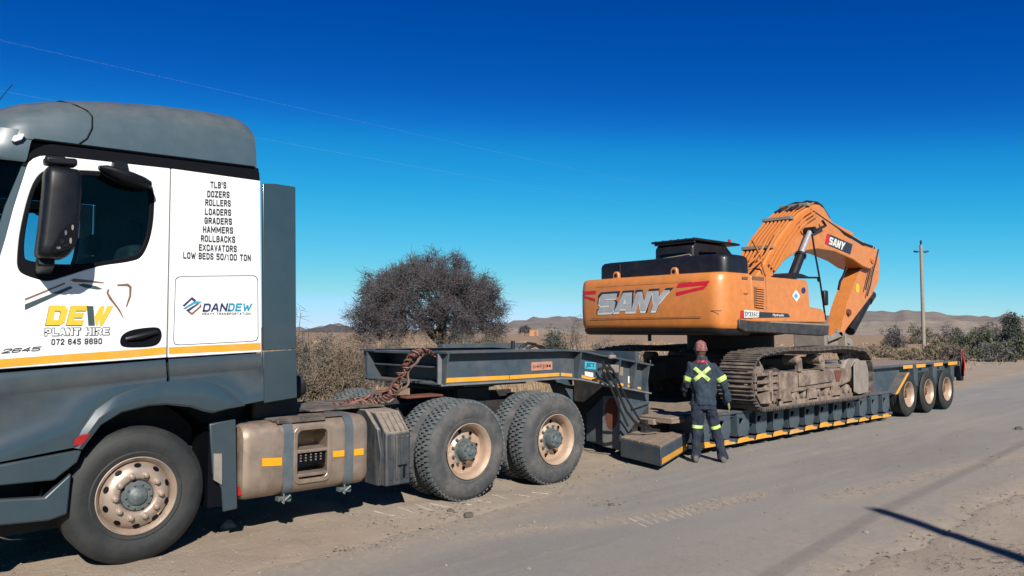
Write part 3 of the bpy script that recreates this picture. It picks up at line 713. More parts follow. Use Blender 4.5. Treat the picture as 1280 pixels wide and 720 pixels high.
# roof loft
XS0 = [.62, .70, .85, 1.05, 1.3, 1.6, 2.0, 2.4, 2.70, 2.765]
def crest(x): 
    pts = [(.62, 3.34), (.70, 3.43), (.85, 3.53), (1.05, 3.625), (1.3, 3.70), (1.6, 3.76), (2.0, 3.815), (2.4, 3.845), (2.70, 3.84), (2.765, 3.78)]
    for a, b in zip(pts, pts[1:]):
        if x <= b[0]: return a[1]+(b[1]-a[1])*(x-a[0])/(b[0]-a[0])
    return pts[-1][1]
def sidey(x):   # half width of the roof at its lower edge
    return 1.25 if x > 1.05 else 1.25*max(.02, 1-((1.05-x)/.46)**2.6)**.5
def roofpt(x, t):
    zb = 3.235+.022*(x-1.0); zc = crest(x); h = zc-zb; hw = sidey(x)
    prof = [(0, 0), (.003, .12), (.012, .30), (.03, .47), (.045, .56), (.085, .655), (.15, .775), (.26, .885), (.42, .955), (.65, .99), (1, 1.0)]
    k = t*(len(prof)-1); i = min(int(k), len(prof)-2); q = k-i
    a, b = prof[i], prof[i+1]; ins = a[0]+(b[0]-a[0])*q; f = a[1]+(b[1]-a[1])*q
    tap = .10*max(0, (1.3-x)/.7)*f
    return Vector((x, YC-hw*(1-ins)*(1-tap), zb+h*f))
rows = []
xs = [.62+(2.765-.62)*k/40 for k in range(41)]
for x in xs:
    near = [roofpt(x, k/30) for k in range(31)]
    rows.append(near+[Vector((p.x, 2*YC-p.y, p.z)) for p in near[-2::-1]])
rf = MB().grid(rows); rf.f.append(list(range(40*61, 41*61)))
roof = ob('roof', rf, M['roofgrey'], T, sharp=50)
sm = MB().tube([roofpt(x, t)+Vector((0, -.004, .002)) for x, t in ((1.36, 0.0), (1.42, .1), (1.455, .2), (1.46, .33), (1.43, .45), (1.37, .55), (1.29, .66), (1.2, .78))], .006, 6)
ob('roof_seam', sm, M['rubberseal'], roof)
sm = MB().tube([roofpt(x, 0)+Vector((0, -.003, 0)) for x in (1.07, 1.4, 1.8, 2.3, 2.74)], .008, 6)
ob('roof_lower_edge', sm, M['rubberseal'], roof)
for s in (0, 1):
    ml = MB().prism(Yl([(14, 176), (17, 170), (28, 167), (30.5, 169), (27, 175), (18, 178)], YS-.012), 'y', YS-.03, YS+.09)
    ob('marker_lamp', ml if not s else far(ml), M['lamp'], T, bevel=.004)
ob('aerial', MB().tube([(.86, 6.72, 3.50), (.90, 6.71, 3.58), (.96, 6.70, 3.68)], [.004, .003, .003], 6), M['black'], T)
# body core: back wall, floor, ceiling, dash, seats
ob('cab_back_wall', MB().box(2.76, 2.81, YS+.03, YF-.03, 1.22, 3.24), M['grey'], T, bevel=.01)
ob('cab_floor', MB().box(.8, 2.78, YS+.06, YF-.06, 1.26, 1.34), M['interior'], T)
ob('cab_ceiling', MB().box(.62, 2.76, YS+.06, YF-.06, 3.19, 3.225), M['interior'], T)
ob('dashboard', MB().box(.62, 1.0, YS+.1, YF-.1, 1.34, 2.22), M['interior'], T, bevel=.02)
ob('bulkhead', MB().box(2.06, 2.10, YS+.06, YF-.06, 1.34, 3.19), M['interior'], T)
for y in (7.05, 8.4):
    s = MB().box(1.35, 1.9, y-.25, y+.25, 1.34, 1.85).box(1.82, 1.98, y-.24, y+.24, 1.8, 2.55).box(1.86, 1.98, y-.13, y+.13, 2.58, 2.78)
    ob('seat', s, M['interior'], T, bevel=.05, seg=3)
sw = MB(); n = 28
sw.tube([(1.12+.10*math.cos(2*math.pi*k/n), 8.4+.22*math.sin(2*math.pi*k/n), 2.2-.18*math.cos(2*math.pi*k/n)) for k in range(n+1)], .016, 6)
ob('steering_wheel', sw, M['interior'], T)

# ---- mirrors
for s in (0, 1):
    fx = (lambda m: m) if s == 0 else far
    ym = 6.17
    m = MB(); rows = []
    prof_ = [(206, 63, 101), (209, 60.5, 104), (216, 59, 105.5), (235, 57.5, 104.8), (258, 55, 103.5), (280, 52.5, 101), (296, 50.5, 99), (305, 49.2, 96.5), (313, 48.4, 91), (318, 48.5, 86), (321.5, 51, 80)]
    for k, (v, ul, ur) in enumerate(prof_):
        (xl, z), (xr, _) = Y(ul, v, ym-.05), Y(ur, v, ym-.05)
        w = .115 if 1 < k < 9 else (.10 if k in (1, 9) else .075); pts = []
        for j in range(20):
            a = 2*math.pi*j/20; ca, sa = math.cos(a), math.sin(a)
            pts.append(((xl+xr)/2+math.copysign(abs(ca)**.42, ca)*(xr-xl)/2, ym+.06+math.copysign(abs(sa)**.5, sa)*w, z))
        rows.append(pts)
    m.grid(rows, close=True); m.f.append(list(range(20))); m.f.append(list(range(10*20, 11*20)))
    mo = ob('mirror', fx(m), M['black'], T, sharp=55)
    x_, z_ = Y(104, 260, ym); g = MB().box(x_-.03, x_-.02, ym-.0, ym+.13, 2.50, 2.95); ob('mirror_glass', fx(g), M['chrome'], mo)
    yj = ym-.058
    jp = [(84, 280), (92, 277.5), (99, 279.5), (97.5, 297), (94, 308), (82, 313.5), (66, 317), (63, 312), (70, 300), (74, 290)]
    jo = ob('fold_joint', fx(MB().prism(Yl(jp, yj), 'y', yj-.004, yj+.02)), M['rubberseal'], mo, bevel=.003)
    for (u, v, du, dv, mm) in ((90.5, 284.5, 1.5, 3.2, 'dusty'), (88, 301, 1.6, 3.5, 'dusty'), (77, 302, 3, 3, 'black'), (82, 291, 1.5, 3, 'hub'), (73, 310, 3, 1.6, 'hub'), (82, 307, 4, 1.5, 'black')):
        ob('joint_bolt', fx(MB().prism(Yl([(u-du, v), (u-du*.6, v-dv), (u+du*.6, v-dv), (u+du, v), (u+du*.5, v+dv), (u-du*.5, v+dv)], yj), 'y', yj-.009, yj-.003)), M[mm], jo)
    ob('mirror_arm', fx(MB().bar((1.16, ym+.02, 3.045), (1.24, YS+.03, 3.085), .13, .07)), M['black'], mo, bevel=.015)
    ob('mirror_arm', fx(MB().bar((1.10, ym+.06, 3.04), (1.30, ym+.06, 3.05), .12, .055)), M['black'], mo, bevel=.015)
    ob('mirror_arm', fx(MB().bar((1.13, ym+.05, 2.33), (1.16, YS+.02, 2.28), .11, .09)), M['black'], mo, bevel=.015)
    # ramp mirror above the door
    k = MB(); rows = []
    for (x, hw, z0, z1) in ((1.49, .03, 3.06, 3.09), (1.54, .08, 3.02, 3.10), (1.62, .10, 2.98, 3.09), (1.72, .11, 2.955, 3.07), (1.80, .10, 2.95, 3.045), (1.855, .07, 2.955, 3.02), (1.87, .02, 2.97, 3.0)):
        rows.append([(x, YS-.075+hw*math.cos(a), (z0+z1)/2+(z1-z0)/2*math.sin(a)) for a in [2*math.pi*j/12 for j in range(12)]])
    k.grid(rows, close=True); k.f.append(list(range(12))); k.f.append(list(range(72, 84)))
    k.prism([(1.585, 3.06), (1.60, 3.15), (1.69, 3.14), (1.71, 3.06)], 'y', YS-.08, YS+.02)
    ob('ramp_mirror', fx(k), M['black'], T)

# ---- lettering on the near door
SU = surfY(YS-.0035); d0 = doors[0]; rp0 = [o for o in truck.children if o.name.startswith('sleeper_side')][0]
gw = [(55.5, 405.5), (126, 407), (140.5, 382.5), (61.5, 381.5)]
w = MB(); letters(w, 'DEw', [(57, 406.5), (128, 407), (138, 382.3), (62, 381.8)], surfY(YS-.003), .12, [1, .92, .98]); 
ob('lettering', letters(MB(), 'DE', [(57, 406.5), (103, 406.5), (110, 382), (62, 381.8)], SU, .13, [1, .88]), M['gold'], d0, None, recalc=False)
ob('lettering', letters(MB(), 'DE', [(56.2, 407.5), (102.2, 407.5), (109.2, 383), (61.2, 382.8)], surfY(YS-.002), .13, [1, .88]), M['ink'], d0, None, recalc=False)
ob('lettering', letters(MB(), 'v', [(109, 407), (118.5, 407), (117, 382.5), (108.5, 382.5)], SU), M['teal'], d0, None, recalc=False)
ob('lettering', letters(MB(), 'w', [(119.5, 407), (133, 407), (139, 382.5), (118, 382.5)], SU), M['gold'], d0, None, recalc=False)
q = [(55.3, 420.6), (137.2, 419.2), (137.2, 409), (55.6, 409.6)]
btext('lettering', 'PLANT HIRE', q, surfY(YS-.002), M['teal'], d0, .36, .84, .02)
q2 = [(56.3, 419.6), (136.2, 418.2), (136.2, 410), (56.6, 410.6)]
btext('lettering', 'PLANT HIRE', q2, surfY(YS-.0045), M['white'], d0, .22, .72, .14)
btext('lettering', '072 645 9690', [(64, 431.2), (127.5, 430), (127.7, 422.6), (64.3, 423.6)], SU, M['ink'], d0, .20, .72, .16)
btext('lettering', '2645', [(1, 442), (49, 438.5), (52, 432.8), (6, 436)], SU, M['ink'], d0, .2, 1.7, .25)
# excavator graphic above the lettering
for pts, m in (([(31, 387.5), (31, 380.5), (88, 357.5), (91, 360)], 'teal'), ([(31, 375.5), (31, 373.3), (81, 353.2), (81.5, 355)], 'brown'),
               ([(97, 356), (104, 354.5), (120, 357.5), (128, 361), (122, 361.8), (106, 359.5)], 'teal'), ([(88, 350.5), (92, 348), (114, 350.5), (130, 353), (129.5, 354), (112, 353), (93, 352.5)], 'brown'),
               ([(146, 355.5), (160, 354.3), (164.5, 358), (164, 370), (158.5, 384), (157.3, 383), (161.5, 369), (161.5, 359.5), (159, 357.5), (147, 357.5)], 'brown'),
               ([(134, 362.5), (136.8, 361), (135.5, 366), (142, 376), (150, 387), (155, 398), (153.5, 397), (146, 385), (136, 373), (133, 366)], 'brown')):
    ob('graphic', flat(pts, SU), M[m], d0, None, recalc=False)
# list of services
rowsT = [("TLB'S", 263, 283, 227), ('DOZERS', 259, 287, 238.6), ('ROLLERS', 256.5, 288.5, 249.3), ('LOADERS', 256, 289, 260.8), ('GRADERS', 255.5, 290, 272), ('HAMMERS', 253.5, 291.5, 283), ('ROLLBACKS', 251, 294, 294.4), ('EXCAVATORS', 248.5, 296, 305.8), ('LOW BEDS 50/100 TON', 229, 313.5, 316.2)]
for s, u0, u1, v in rowsT:
    sl_ = .05*(u1-u0)
    btext('lettering', s, [(u0, v+8.2-sl_*.3), (u1, v+8.2+sl_*.5), (u1, v+sl_*.5), (u0, v-sl_*.3)], SU, M['ink'], rp0, .21, .72, .14)
btext('lettering', 'DAN', [(253, 389.7), (283.5, 389.2), (285.5, 379), (255, 379.3)], SU, M['navy'], rp0, .22, .95, .14)
btext('lettering', 'DEW', [(284.5, 389.2), (313.5, 388.6), (315.5, 379.2), (286.5, 379)], SU, M['cyan'], rp0, .22, .85, .14)
btext('lettering', 'HEAVY TRANSPORTATION', [(252.5, 393.8), (313, 393.6), (313, 390.6), (252.5, 390.8)], SU, M['ink'], rp0, .16, .7, .2)
for pts, m in (([(228, 382), (240, 371), (245, 375), (243.5, 377.5), (239.5, 374.5), (230.5, 383)], 'navy'), ([(229, 385.5), (243, 376.5), (252, 376.8), (250, 379), (243.5, 379.2), (231, 386.5)], 'cyan'),
               ([(234, 389.5), (240, 393.8), (252, 383), (250.5, 379.5), (249.2, 383), (240, 391), (235.5, 387.6)], 'brown'), ([(232, 388), (246, 379.6), (249, 379.6), (236, 389)], 'navy')):
    ob('graphic', flat(pts, SU), M[m], rp0, None, recalc=False)

# ---- mudguard behind the front wheel
mg = MB().prism(Yl([(262, 530), (295, 524), (297, 636), (279, 640), (277, 610), (266, 592)], YS+.03), 'y', YS+.03, YS+.06)
ob('mudguard_liner', MB().box(2.42, 2.58, YS+.062, YS+.45, .34, 1.0), M['rubberseal'], T)
ob('mudguard', mg, M['grey'], T, bevel=.01)
ob('bracket', MB().prism(Yl([(267, 567), (277, 567), (277, 606), (267, 600)], YS+.02), 'y', YS+.012, YS+.03), M['dusty'], T)
ob('side_reflector', MB().prism(Yl([(297, 609), (303, 607), (303, 618), (297, 620)], YS+.05), 'y', YS+.04, YS+.08), M['red_refl'], T)

# ---- fuel tank (near side) with step recess
X0, X1 = Y(302, 580, YS)[0], Y(462, 565, YS)[0]
TZ0, TZ1 = .352, 1.015
def rr(y0, y1, z0, z1, r, n=7):
    pts = []
    for cy, cz, a0 in ((y1-r, z1-r, 0), (y0+r, z1-r, 90), (y0+r, z0+r, 180), (y1-r, z0+r, 270)):
        for k in range(n): a = rad(a0+90*k/(n-1)); pts.append((cy+r*math.cos(a), cz+r*math.sin(a)))
    return pts
xr0, xr1 = Y(369, 580, YS)[0], Y(412, 575, YS)[0]
def tank_seg(xa, xb, ca, cb):
    rows = []
    st = []
    if ca: st += [(xa, .075), (xa+.006, .045), (xa+.02, .018), (xa+.045, .004), (xa+.08, 0)]
    else: st += [(xa, 0)]
    if cb: st += [(xb-.08, 0), (xb-.045, .004), (xb-.02, .018), (xb-.006, .045), (xb, .075)]
    else: st += [(xb, 0)]
    for x, i in st: rows.append([(x, y, z) for y, z in rr(YS+i, YS+.62-i, TZ0+i, TZ1-i, .13-i*.6)])
    mb = MB().grid(rows, close=True); n = 28; o = 0
    mb.f.append(list(range(n))); mb.f.append(list(range((len(st)-1)*n, len(st)*n))); return mb
tk = tank_seg(X0, xr0, True, False); b = tank_seg(xr1, X1, False, True); tk.add(b.v, b.f)
rz0, rz1 = .47, .93
up = rr(YS, YS+.62, TZ0, TZ1, .13)
mid = [p for p in up]
m2 = MB().prism([p for p in up if p[1] > rz1-.001]+[(YS, rz1), (YS+.62, rz1)], 'x', xr0, xr1); tk.add(m2.v, m2.f)
m2 = MB().prism([p for p in up if p[1] < rz0+.001]+[(YS+.62, rz0), (YS, rz0)], 'x', xr0, xr1); tk.add(m2.v, m2.f)
tk.box(xr0, xr1, YS+.30, YS+.6, rz0, rz1)
tank = ob('fuel_tank', tk, M['tank'], T, sharp=30)
fr = MB().plate(rr(xr0-.02, xr1+.02, rz0-.03, rz1+.03, .07), [rr(xr0+.02, xr1-.025, rz0+.01, rz1-.01, .05)], 'y', YS-.008, YS+.05)
ob('step_frame', fr, M['tank'], tank, bevel=.006)
for z in (.50, .715):
    s = MB(); dots = MB()
    s.box(xr0+.002, xr1-.002, YS+.0, YS+.22, z, z+.03)
    for k in range(5):
        for j in range(3): dots.box(xr0+.06+k*.05, xr0+.075+k*.05, YS+.027, YS+.034, z-.03-j*.025, z-.018-j*.025) if z > .6 else None
    so2 = ob('step', s, M['tank'], tank, bevel=.005)
    if z > .6:
        ob('riser', MB().box(xr0+.01, xr1-.01, YS+.035, YS+.05, z-.11, z), M['rubberseal'], tank); ob('perforation', dots, M['tank'], tank, kind='stuff')
for u in (360, 435.5):
    x = Y(u, 575, YS)[0]; s = MB()
    s.grid([[(x+dx, y+(-.012 if y < YS+.3 else .012), z+(.012 if z > .7 else -.012)) for y, z in rr(YS, YS+.62, TZ0, TZ1, .13)] for dx in (-.045, .045)], close=True)
    ob('strap', s, M['strap'], tank)
    b = MB().box(x-.06, x+.06, YS+.05, YS+.12, TZ0-.05, TZ0-.01).tube([(x-.05, YS+.03, TZ0-.03), (x+.05, YS+.05, TZ0-.055)], .012, 6).tube([(x+.04, YS+.02, TZ0+.0), (x-.03, YS+.04, TZ0-.06)], .01, 6).tube([(x-.02, YS+.03, TZ0+.02), (x-.02, YS+.03, TZ0-.07)], .009, 6)
    ob('strap_clamp', b, M['hub'], tank)
for (u0, u1, v0, v1) in ((327.5, 352, 573, 583), (416, 430, 564, 571.5), (442.5, 454, 561.5, 569.5)):
    ob('amber_reflector', MB().prism(Yl([(u0, v0), (u1, v0-1.2), (u1, v1-1.2), (u0, v1)], YS), 'y', YS-.006, YS+.003), M['orange_refl'], tank)
ob('tank_guard', MB().box(X0+.3, X0+1.0, YS+.06, YS+.3, TZ1+.0, TZ1+.018).box(X0+.33, X0+.8, YS+.02, YS+.09, TZ1-.02, TZ1+.012), M['deckplate'], tank, bevel=.004)
ftk = far(tank_seg(X0, X1, True, True)); ob('fuel_tank', ftk, M['tank'], T)

# ---- storage box behind the tank
bx0, bx1 = Y(482.5, 580, YS+.03)[0], Y(513, 575, YS+.03)[0]
sec = [(YS+.03, .285), (YS+.03, .80), (YS+.24, 1.0), (YS+.72, 1.03), (YS+.72, .285)]
bb = MB().prism(sec, 'x', bx0, bx1)
box = ob('battery_box', bb, M['plasticbox'], T, bevel=.015)
rb = MB()
for k in range(4):
    x = bx0+.06+k*(bx1-bx0-.1)/3; rb.bar((x, YS+.026, .34), (x, YS+.026, .77), .025, .012, (0, 1, 0)); rb.bar((x, YS+.045, .822), (x, YS+.225, .993), .012, .012, (0, -.7, .7))
ob('ribs', rb, M['plasticbox'], box, bevel=.004)
ob('latch', MB().box(bx0+.19, bx0+.215, YS+.005, YS+.03, .36, .46).box(bx0+.14, bx0+.24, YS+.012, YS+.03, .47, .485), M['black'], box, bevel=.004)
# second upright panel facing the tank
ob('box_end_panel', MB().prism([(YS+.1, .29), (YS+.05, .60), (YS+.12, .84), (YS+.35, 1.02), (YS+.6, 1.02), (YS+.6, .29)], 'x', bx0-.05, bx0-.006), M['plasticbox'], box, bevel=.008)

# ---- catwalk, fifth wheel, odd items behind the cab
ob('catwalk', MB().box(3.35, 4.5, YS+.74, YC+.5, .98, 1.01), M['deckplate'], T, bevel=.006)
ob('catwalk', MB().box(3.55, 4.4, YS+.45, YS+.71, 1.03, 1.045), M['deckplate'], T, bevel=.004)
ob('air_tank', MB().lathe([(0, -.45), (.09, -.44), (.13, -.38), (.13, .38), (.09, .44), (0, .45)], (3.55, YC+.25, 1.2), 'x', 20), M['chassis'], T)
fw = MB().plate([(5.35, YC-.3), (5.35, YC+.3), (5.6, YC+.45), (6.1, YC+.45), (6.35, YC+.3), (6.35, YC+.12), (5.95, YC+.05), (5.95, YC-.05), (6.35, YC-.12), (6.35, YC-.3), (6.1, YC-.45), (5.6, YC-.45)], [], 'z', 1.12, 1.17)
fw.box(5.6, 6.1, YC-.5, YC-.42, 1.0, 1.14).box(5.6, 6.1, YC+.42, YC+.5, 1.0, 1.14)
ob('fifth_wheel', fw, M['chassis'], T, bevel=.008)
ob('mudguard_stay', MB().box(4.70, 5.2, 6.95, 7.2, 1.085, 1.11), M['rust'], T, bevel=.01)
# ================================================================== low-bed trailer
TC = 7.78                                     # trailer centre line
trailer = thing('lowbed_trailer', 'long grey low-bed trailer with amber tape along its side, carrying the orange excavator', 'trailer', (12.5, TC, 0))
R_ = trailer
def tfar(mb): return mb.xf(lambda p: (p.x, 2*TC-p.y, p.z))
YG = 7.0                                      # gooseneck beam, near face
gt = [(548, 440.5), (640, 438.5), (700, 437.5), (722, 439), (742, 443.5), (808, 456)]
gb = [(548, 480.5), (640, 475.5), (700, 471.5), (722, 473), (752, 479), (811, 490.5)]
GT, GB = Yl(gt, YG), Yl(gb, YG)
xe = GT[-1][0]
for s in (0, 1):
    fx = (lambda m: m) if s == 0 else tfar
    w = MB().prism(GT+GB[::-1], 'y', YG, YG+.03)
    gk = ob('gooseneck_beam', fx(w), M['trailer'], R_)
    tf = MB(); tf.grid([[(x, YG-.13, z+.012) for x, z in GT], [(x, YG+.2, z+.012) for x, z in GT]]).grid([[(x, YG-.13, z-.012) for x, z in GT], [(x, YG+.2, z-.012) for x, z in GT]]).grid([[(x, YG-.13, z-.012) for x, z in GT], [(x, YG-.13, z+.012) for x, z in GT]])
    tf.bar((GT[0][0], YG-.13, GT[0][1]), (GT[0][0], YG+.2, GT[0][1]), .02, .024)
    ob('top_flange', fx(tf), M['trailer'], gk, merge=True)
    bf = MB(); bf.grid([[(x, YG-.05, z-.0) for x, z in GB], [(x, YG+.2, z) for x, z in GB]]).grid([[(x, YG-.05, z-.02) for x, z in GB], [(x, YG+.2, z-.02) for x, z in GB]]).grid([[(x, YG-.05, z-.02) for x, z in GB], [(x, YG-.05, z) for x, z in GB]])
    ob('bottom_flange', fx(bf), M['traillight'], gk, merge=True)
    def strip(u0, u1):
        pts = []
        def vb(u):
            for a, b in zip(gb, gb[1:]):
                if u <= b[0]: return a[1]+(b[1]-a[1])*(u-a[0])/(b[0]-a[0])
            return gb[-1][1]
        us = [u0]+[p[0] for p in gb if u0 < p[0] < u1]+[u1]
        return [(u, vb(u)-7.5+(u-548)*.012) for u in us]+[(u, vb(u)-1.6) for u in reversed(us)]
    for u0, u1 in ((553, 636), (637, 699), (701, 715), (727, 752), (771, 779), (784.5, 791), (797, 801)):
        ob('amber_tape', fx(MB().prism(Yl(strip(u0, u1), YG), 'y', YG-.004, YG+.001)), M['yellow'], gk)
    for u, vt, vb_ in ((552.5, 441, 480), (718, 439.5, 472.5), (767, 449, 481), (787, 452.5, 485), (803, 456, 488.5)):
        x, zt = Y(u, vt, YG); zb = Y(u, vb_, YG)[1]
        ob('gusset', fx(MB().prism([(YG, zb), (YG-.06, zb), (YG-.13, zt-.01), (YG, zt-.01)], 'x', x-.012, x+.012)), M['trailer'], gk)
gk = [o for o in R_.children if o.name.startswith('gooseneck_beam')][0]
# end plate of the near beam
ob('beam_end_plate', MB().box(GT[0][0]-.012, GT[0][0]+.10, YG-.012, YG+.0, GB[0][1], GT[0][1]-.014), M['traillight'], gk)
# front cross channel
xg = GT[0][0]; zt, zb = GT[0][1], GB[0][1]
fc = MB().box(xg+.28, xg+.31, YG+.03, 2*TC-YG-.03, zb, zt)
fc.box(xg, xg+.28, YG+.03, 2*TC-YG-.03, zt-.03, zt).box(xg+.0, xg+.28, YG+.03, 2*TC-YG-.03, zb-.012, zb+.012).box(xg+.10, xg+.28, YG+.03, 2*TC-YG-.03, (zt+zb)/2-.01, (zt+zb)/2+.012)
ob('front_crossmember', fc, M['trailer'], R_, bevel=.004)
cm = MB()
for k in range(6): x = xg+.8+k*.55; cm.box(x, x+.08, YG+.03, 2*TC-YG-.03, zb+.02, zt-.06)
cm.box(xg+.45, xg+1.45, YG+.1, 2*TC-YG-.1, zb-.06, zb-.005).lathe([(.05, -.25), (.05, 0)], (5.9, YC, zb-.02), 'z', 14)
ob('crossmember', cm, M['trailer'], R_)
# raised rail on the far side with looped cable
fr = MB().prism([(Y(548, 436, 8.6)[0], 1.555), (Y(653, 434, 8.6)[0], 1.555), (Y(653, 434, 8.6)[0], 1.645), (Y(548, 436, 8.6)[0], 1.64)], 'y', 8.50, 8.62)
ob('far_rail', fr, M['trailer'], R_)
for dz, du in ((0, 0), (-.03, 8)):
    pts = [Vector((Y(u+du, v, 8.0)[0], 8.0, Y(u+du, v, 8.0)[1]+dz)) for u, v in ((648, 440), (652, 433), (660, 429), (668, 430), (676, 435), (682, 441))]
    ob('looped_cable', MB().tube(pts, .022, 6), M['hose'], R_)
ob('pin', MB().tube([(Y(641, 436, 8.3)[0], 8.3, 1.5), (Y(641, 436, 8.3)[0], 8.3, 1.68)], .03, 8), M['hose'], R_)
# plate, stickers
SG = surfY(YG-.004)
pl = ob('number_plate', MB().prism(Yl([(664, 453), (690, 451.5), (690, 462), (664, 463.5)], YG), 'y', YG-.006, YG), M['plateorange'], gk)
ptext('lettering', 'II4FJIM', [(666, 461.8), (688.5, 460.3), (688.5, 455), (666, 456.4)], surfY(YG-.008), M['rust'], pl, .01)
ob('sticker', flat([(731, 452), (745, 453), (745, 462), (731, 461)], SG), M['cyansticker'], gk, None)
ob('sticker', flat([(731, 464), (741.5, 466), (741.5, 472), (731, 470)], SG), M['paper'], gk, None)
ob('sticker', flat([(771, 456), (779, 457.5), (779, 470), (771, 468)], SG), M['wood'], gk, None)
ob('sticker', flat([(785, 470), (791, 471), (791, 480), (785, 479)], SG), M['paper'], gk, None)
ptext('lettering', 'JET', [(732.5, 459.5), (744, 460.5), (744, 454.5), (732.5, 453.5)], surfY(YG-.006), M['navy'], gk, .02)
# hydraulic lines hanging in front of the gussets
for pts, r in (([(753, 452), (757, 460), (763, 470), (769, 480), (775, 496), (783, 514), (793, 527), (806, 536), (824, 538)], .02),
               ([(755, 465), (760, 477), (766, 490), (772, 505), (780, 522), (785, 533)], .016),
               ([(760, 455), (768, 466), (776, 484), (787, 505), (799, 524), (814, 536)], .016), ([(748, 462), (758, 459), (766, 463), (774, 478)], .018)):
    ob('hydraulic_hose', MB().tube([(Y(u, v, YG-.22)[0], YG-.22, Y(u, v, YG-.22)[1]) for u, v in pts], r, 7), M['hose'], R_)
ob('valve', MB().box(Y(752, 462, YG)[0], Y(763, 462, YG)[0], YG-.16, YG-.02, Y(752, 466, YG)[1], Y(752, 456, YG)[1]).tube([(Y(750, 457, YG)[0], YG-.17, 1.47), (Y(757, 457, YG)[0], YG-.17, 1.47)], .03, 10), M['dusty'], R_, bevel=.01)
# neck legs down to the bed
xl = 8.62
def xq(pts, x): return [X(u, v, x) for u, v in pts]
ob('neck_plate', MB().prism(xq([(733, 517), (753, 497), (753, 557), (733, 551)], xl+.15), 'x', xl+.15, xl+.19), M['trailer'], R_, bevel=.004)
np_ = ob('neck_plate', MB().prism(xq([(753, 495), (776, 495), (776, 563), (753, 558)], xl), 'x', xl, xl+.04), M['traillight'], R_, bevel=.004)
ov = [(764+7.8*math.cos(2*math.pi*k/20), 517+20*math.sin(2*math.pi*k/20)) for k in range(20)]
ob('rust_stain', MB().prism(xq(ov, xl-.003), 'x', xl-.003, xl+.002), M['rust'], np_)
ob('neck_side', MB().prism(Yl([(767, 482), (811, 490), (811, 507), (786, 540), (776, 560), (776, 505)], 7.12), 'y', 7.12, 7.15), M['trailer'], R_, bevel=.004)
ob('neck_side_stiffener', MB().bar((Y(789, 510, 7.1)[0], 7.1, Y(789, 510, 7.1)[1]), (Y(810, 503, 7.1)[0], 7.1, Y(810, 503, 7.1)[1]), .05, .03), M['trailer'], R_)
nb = MB().box(xl+.2, xl+.6, 7.2, 2*TC-7.2, .3, GT[-1][1]-.1)
ob('neck_core', nb, M['chassis'], R_)
fneck = tfar(MB().prism(Yl([(767, 482), (811, 490), (811, 507), (786, 540), (776, 560), (776, 505)], 7.12), 'y', 7.12, 7.15)); ob('neck_side', fneck, M['trailer'], R_)
# front step box
zt_, zb_ = .345, .075
c1 = G(826, 557, zt_); c0 = G(775.5, 546, zt_); c2 = G(860, 539, zt_)
P1 = Vector((c1[0], c1[1])); P0 = Vector((c0[0], c0[1])); P2 = Vector((c2[0], c2[1])); P3 = P0+(P2-P1)
st = MB().prism([P1, P2, P3, P0], 'z', zb_, zt_-.03)
stp = ob('front_step_box', st, M['trailer'], R_, bevel=.008)
dvec = (P0-P1)
for k in range(6):
    a = k/6+.008; b = (k+1)/6-.008
    ob('plank', MB().prism([P1+dvec*a, P2+dvec*a, P2+dvec*b, P1+dvec*b], 'z', zt_-.029, zt_+random.uniform(-.004, .002)), M['wood'], stp, bevel=.004)
def onface(s, t): p = P1.lerp(P2, s); return (p.x, p.y, zb_+(zt_-.03-zb_)*t)
nrm = Vector((-(P2-P1).y, (P2-P1).x)).normalized(); nrm = nrm if nrm.y < 0 else -nrm
tp = MB().add([Vector(onface(s, t))+Vector((nrm.x, nrm.y, 0))*.004 for s, t in ((.02, .10), (.98, .10), (.98, .42), (.02, .42))], [(0, 1, 2, 3)])
ob('amber_tape', tp, M['yellow'], stp, None)
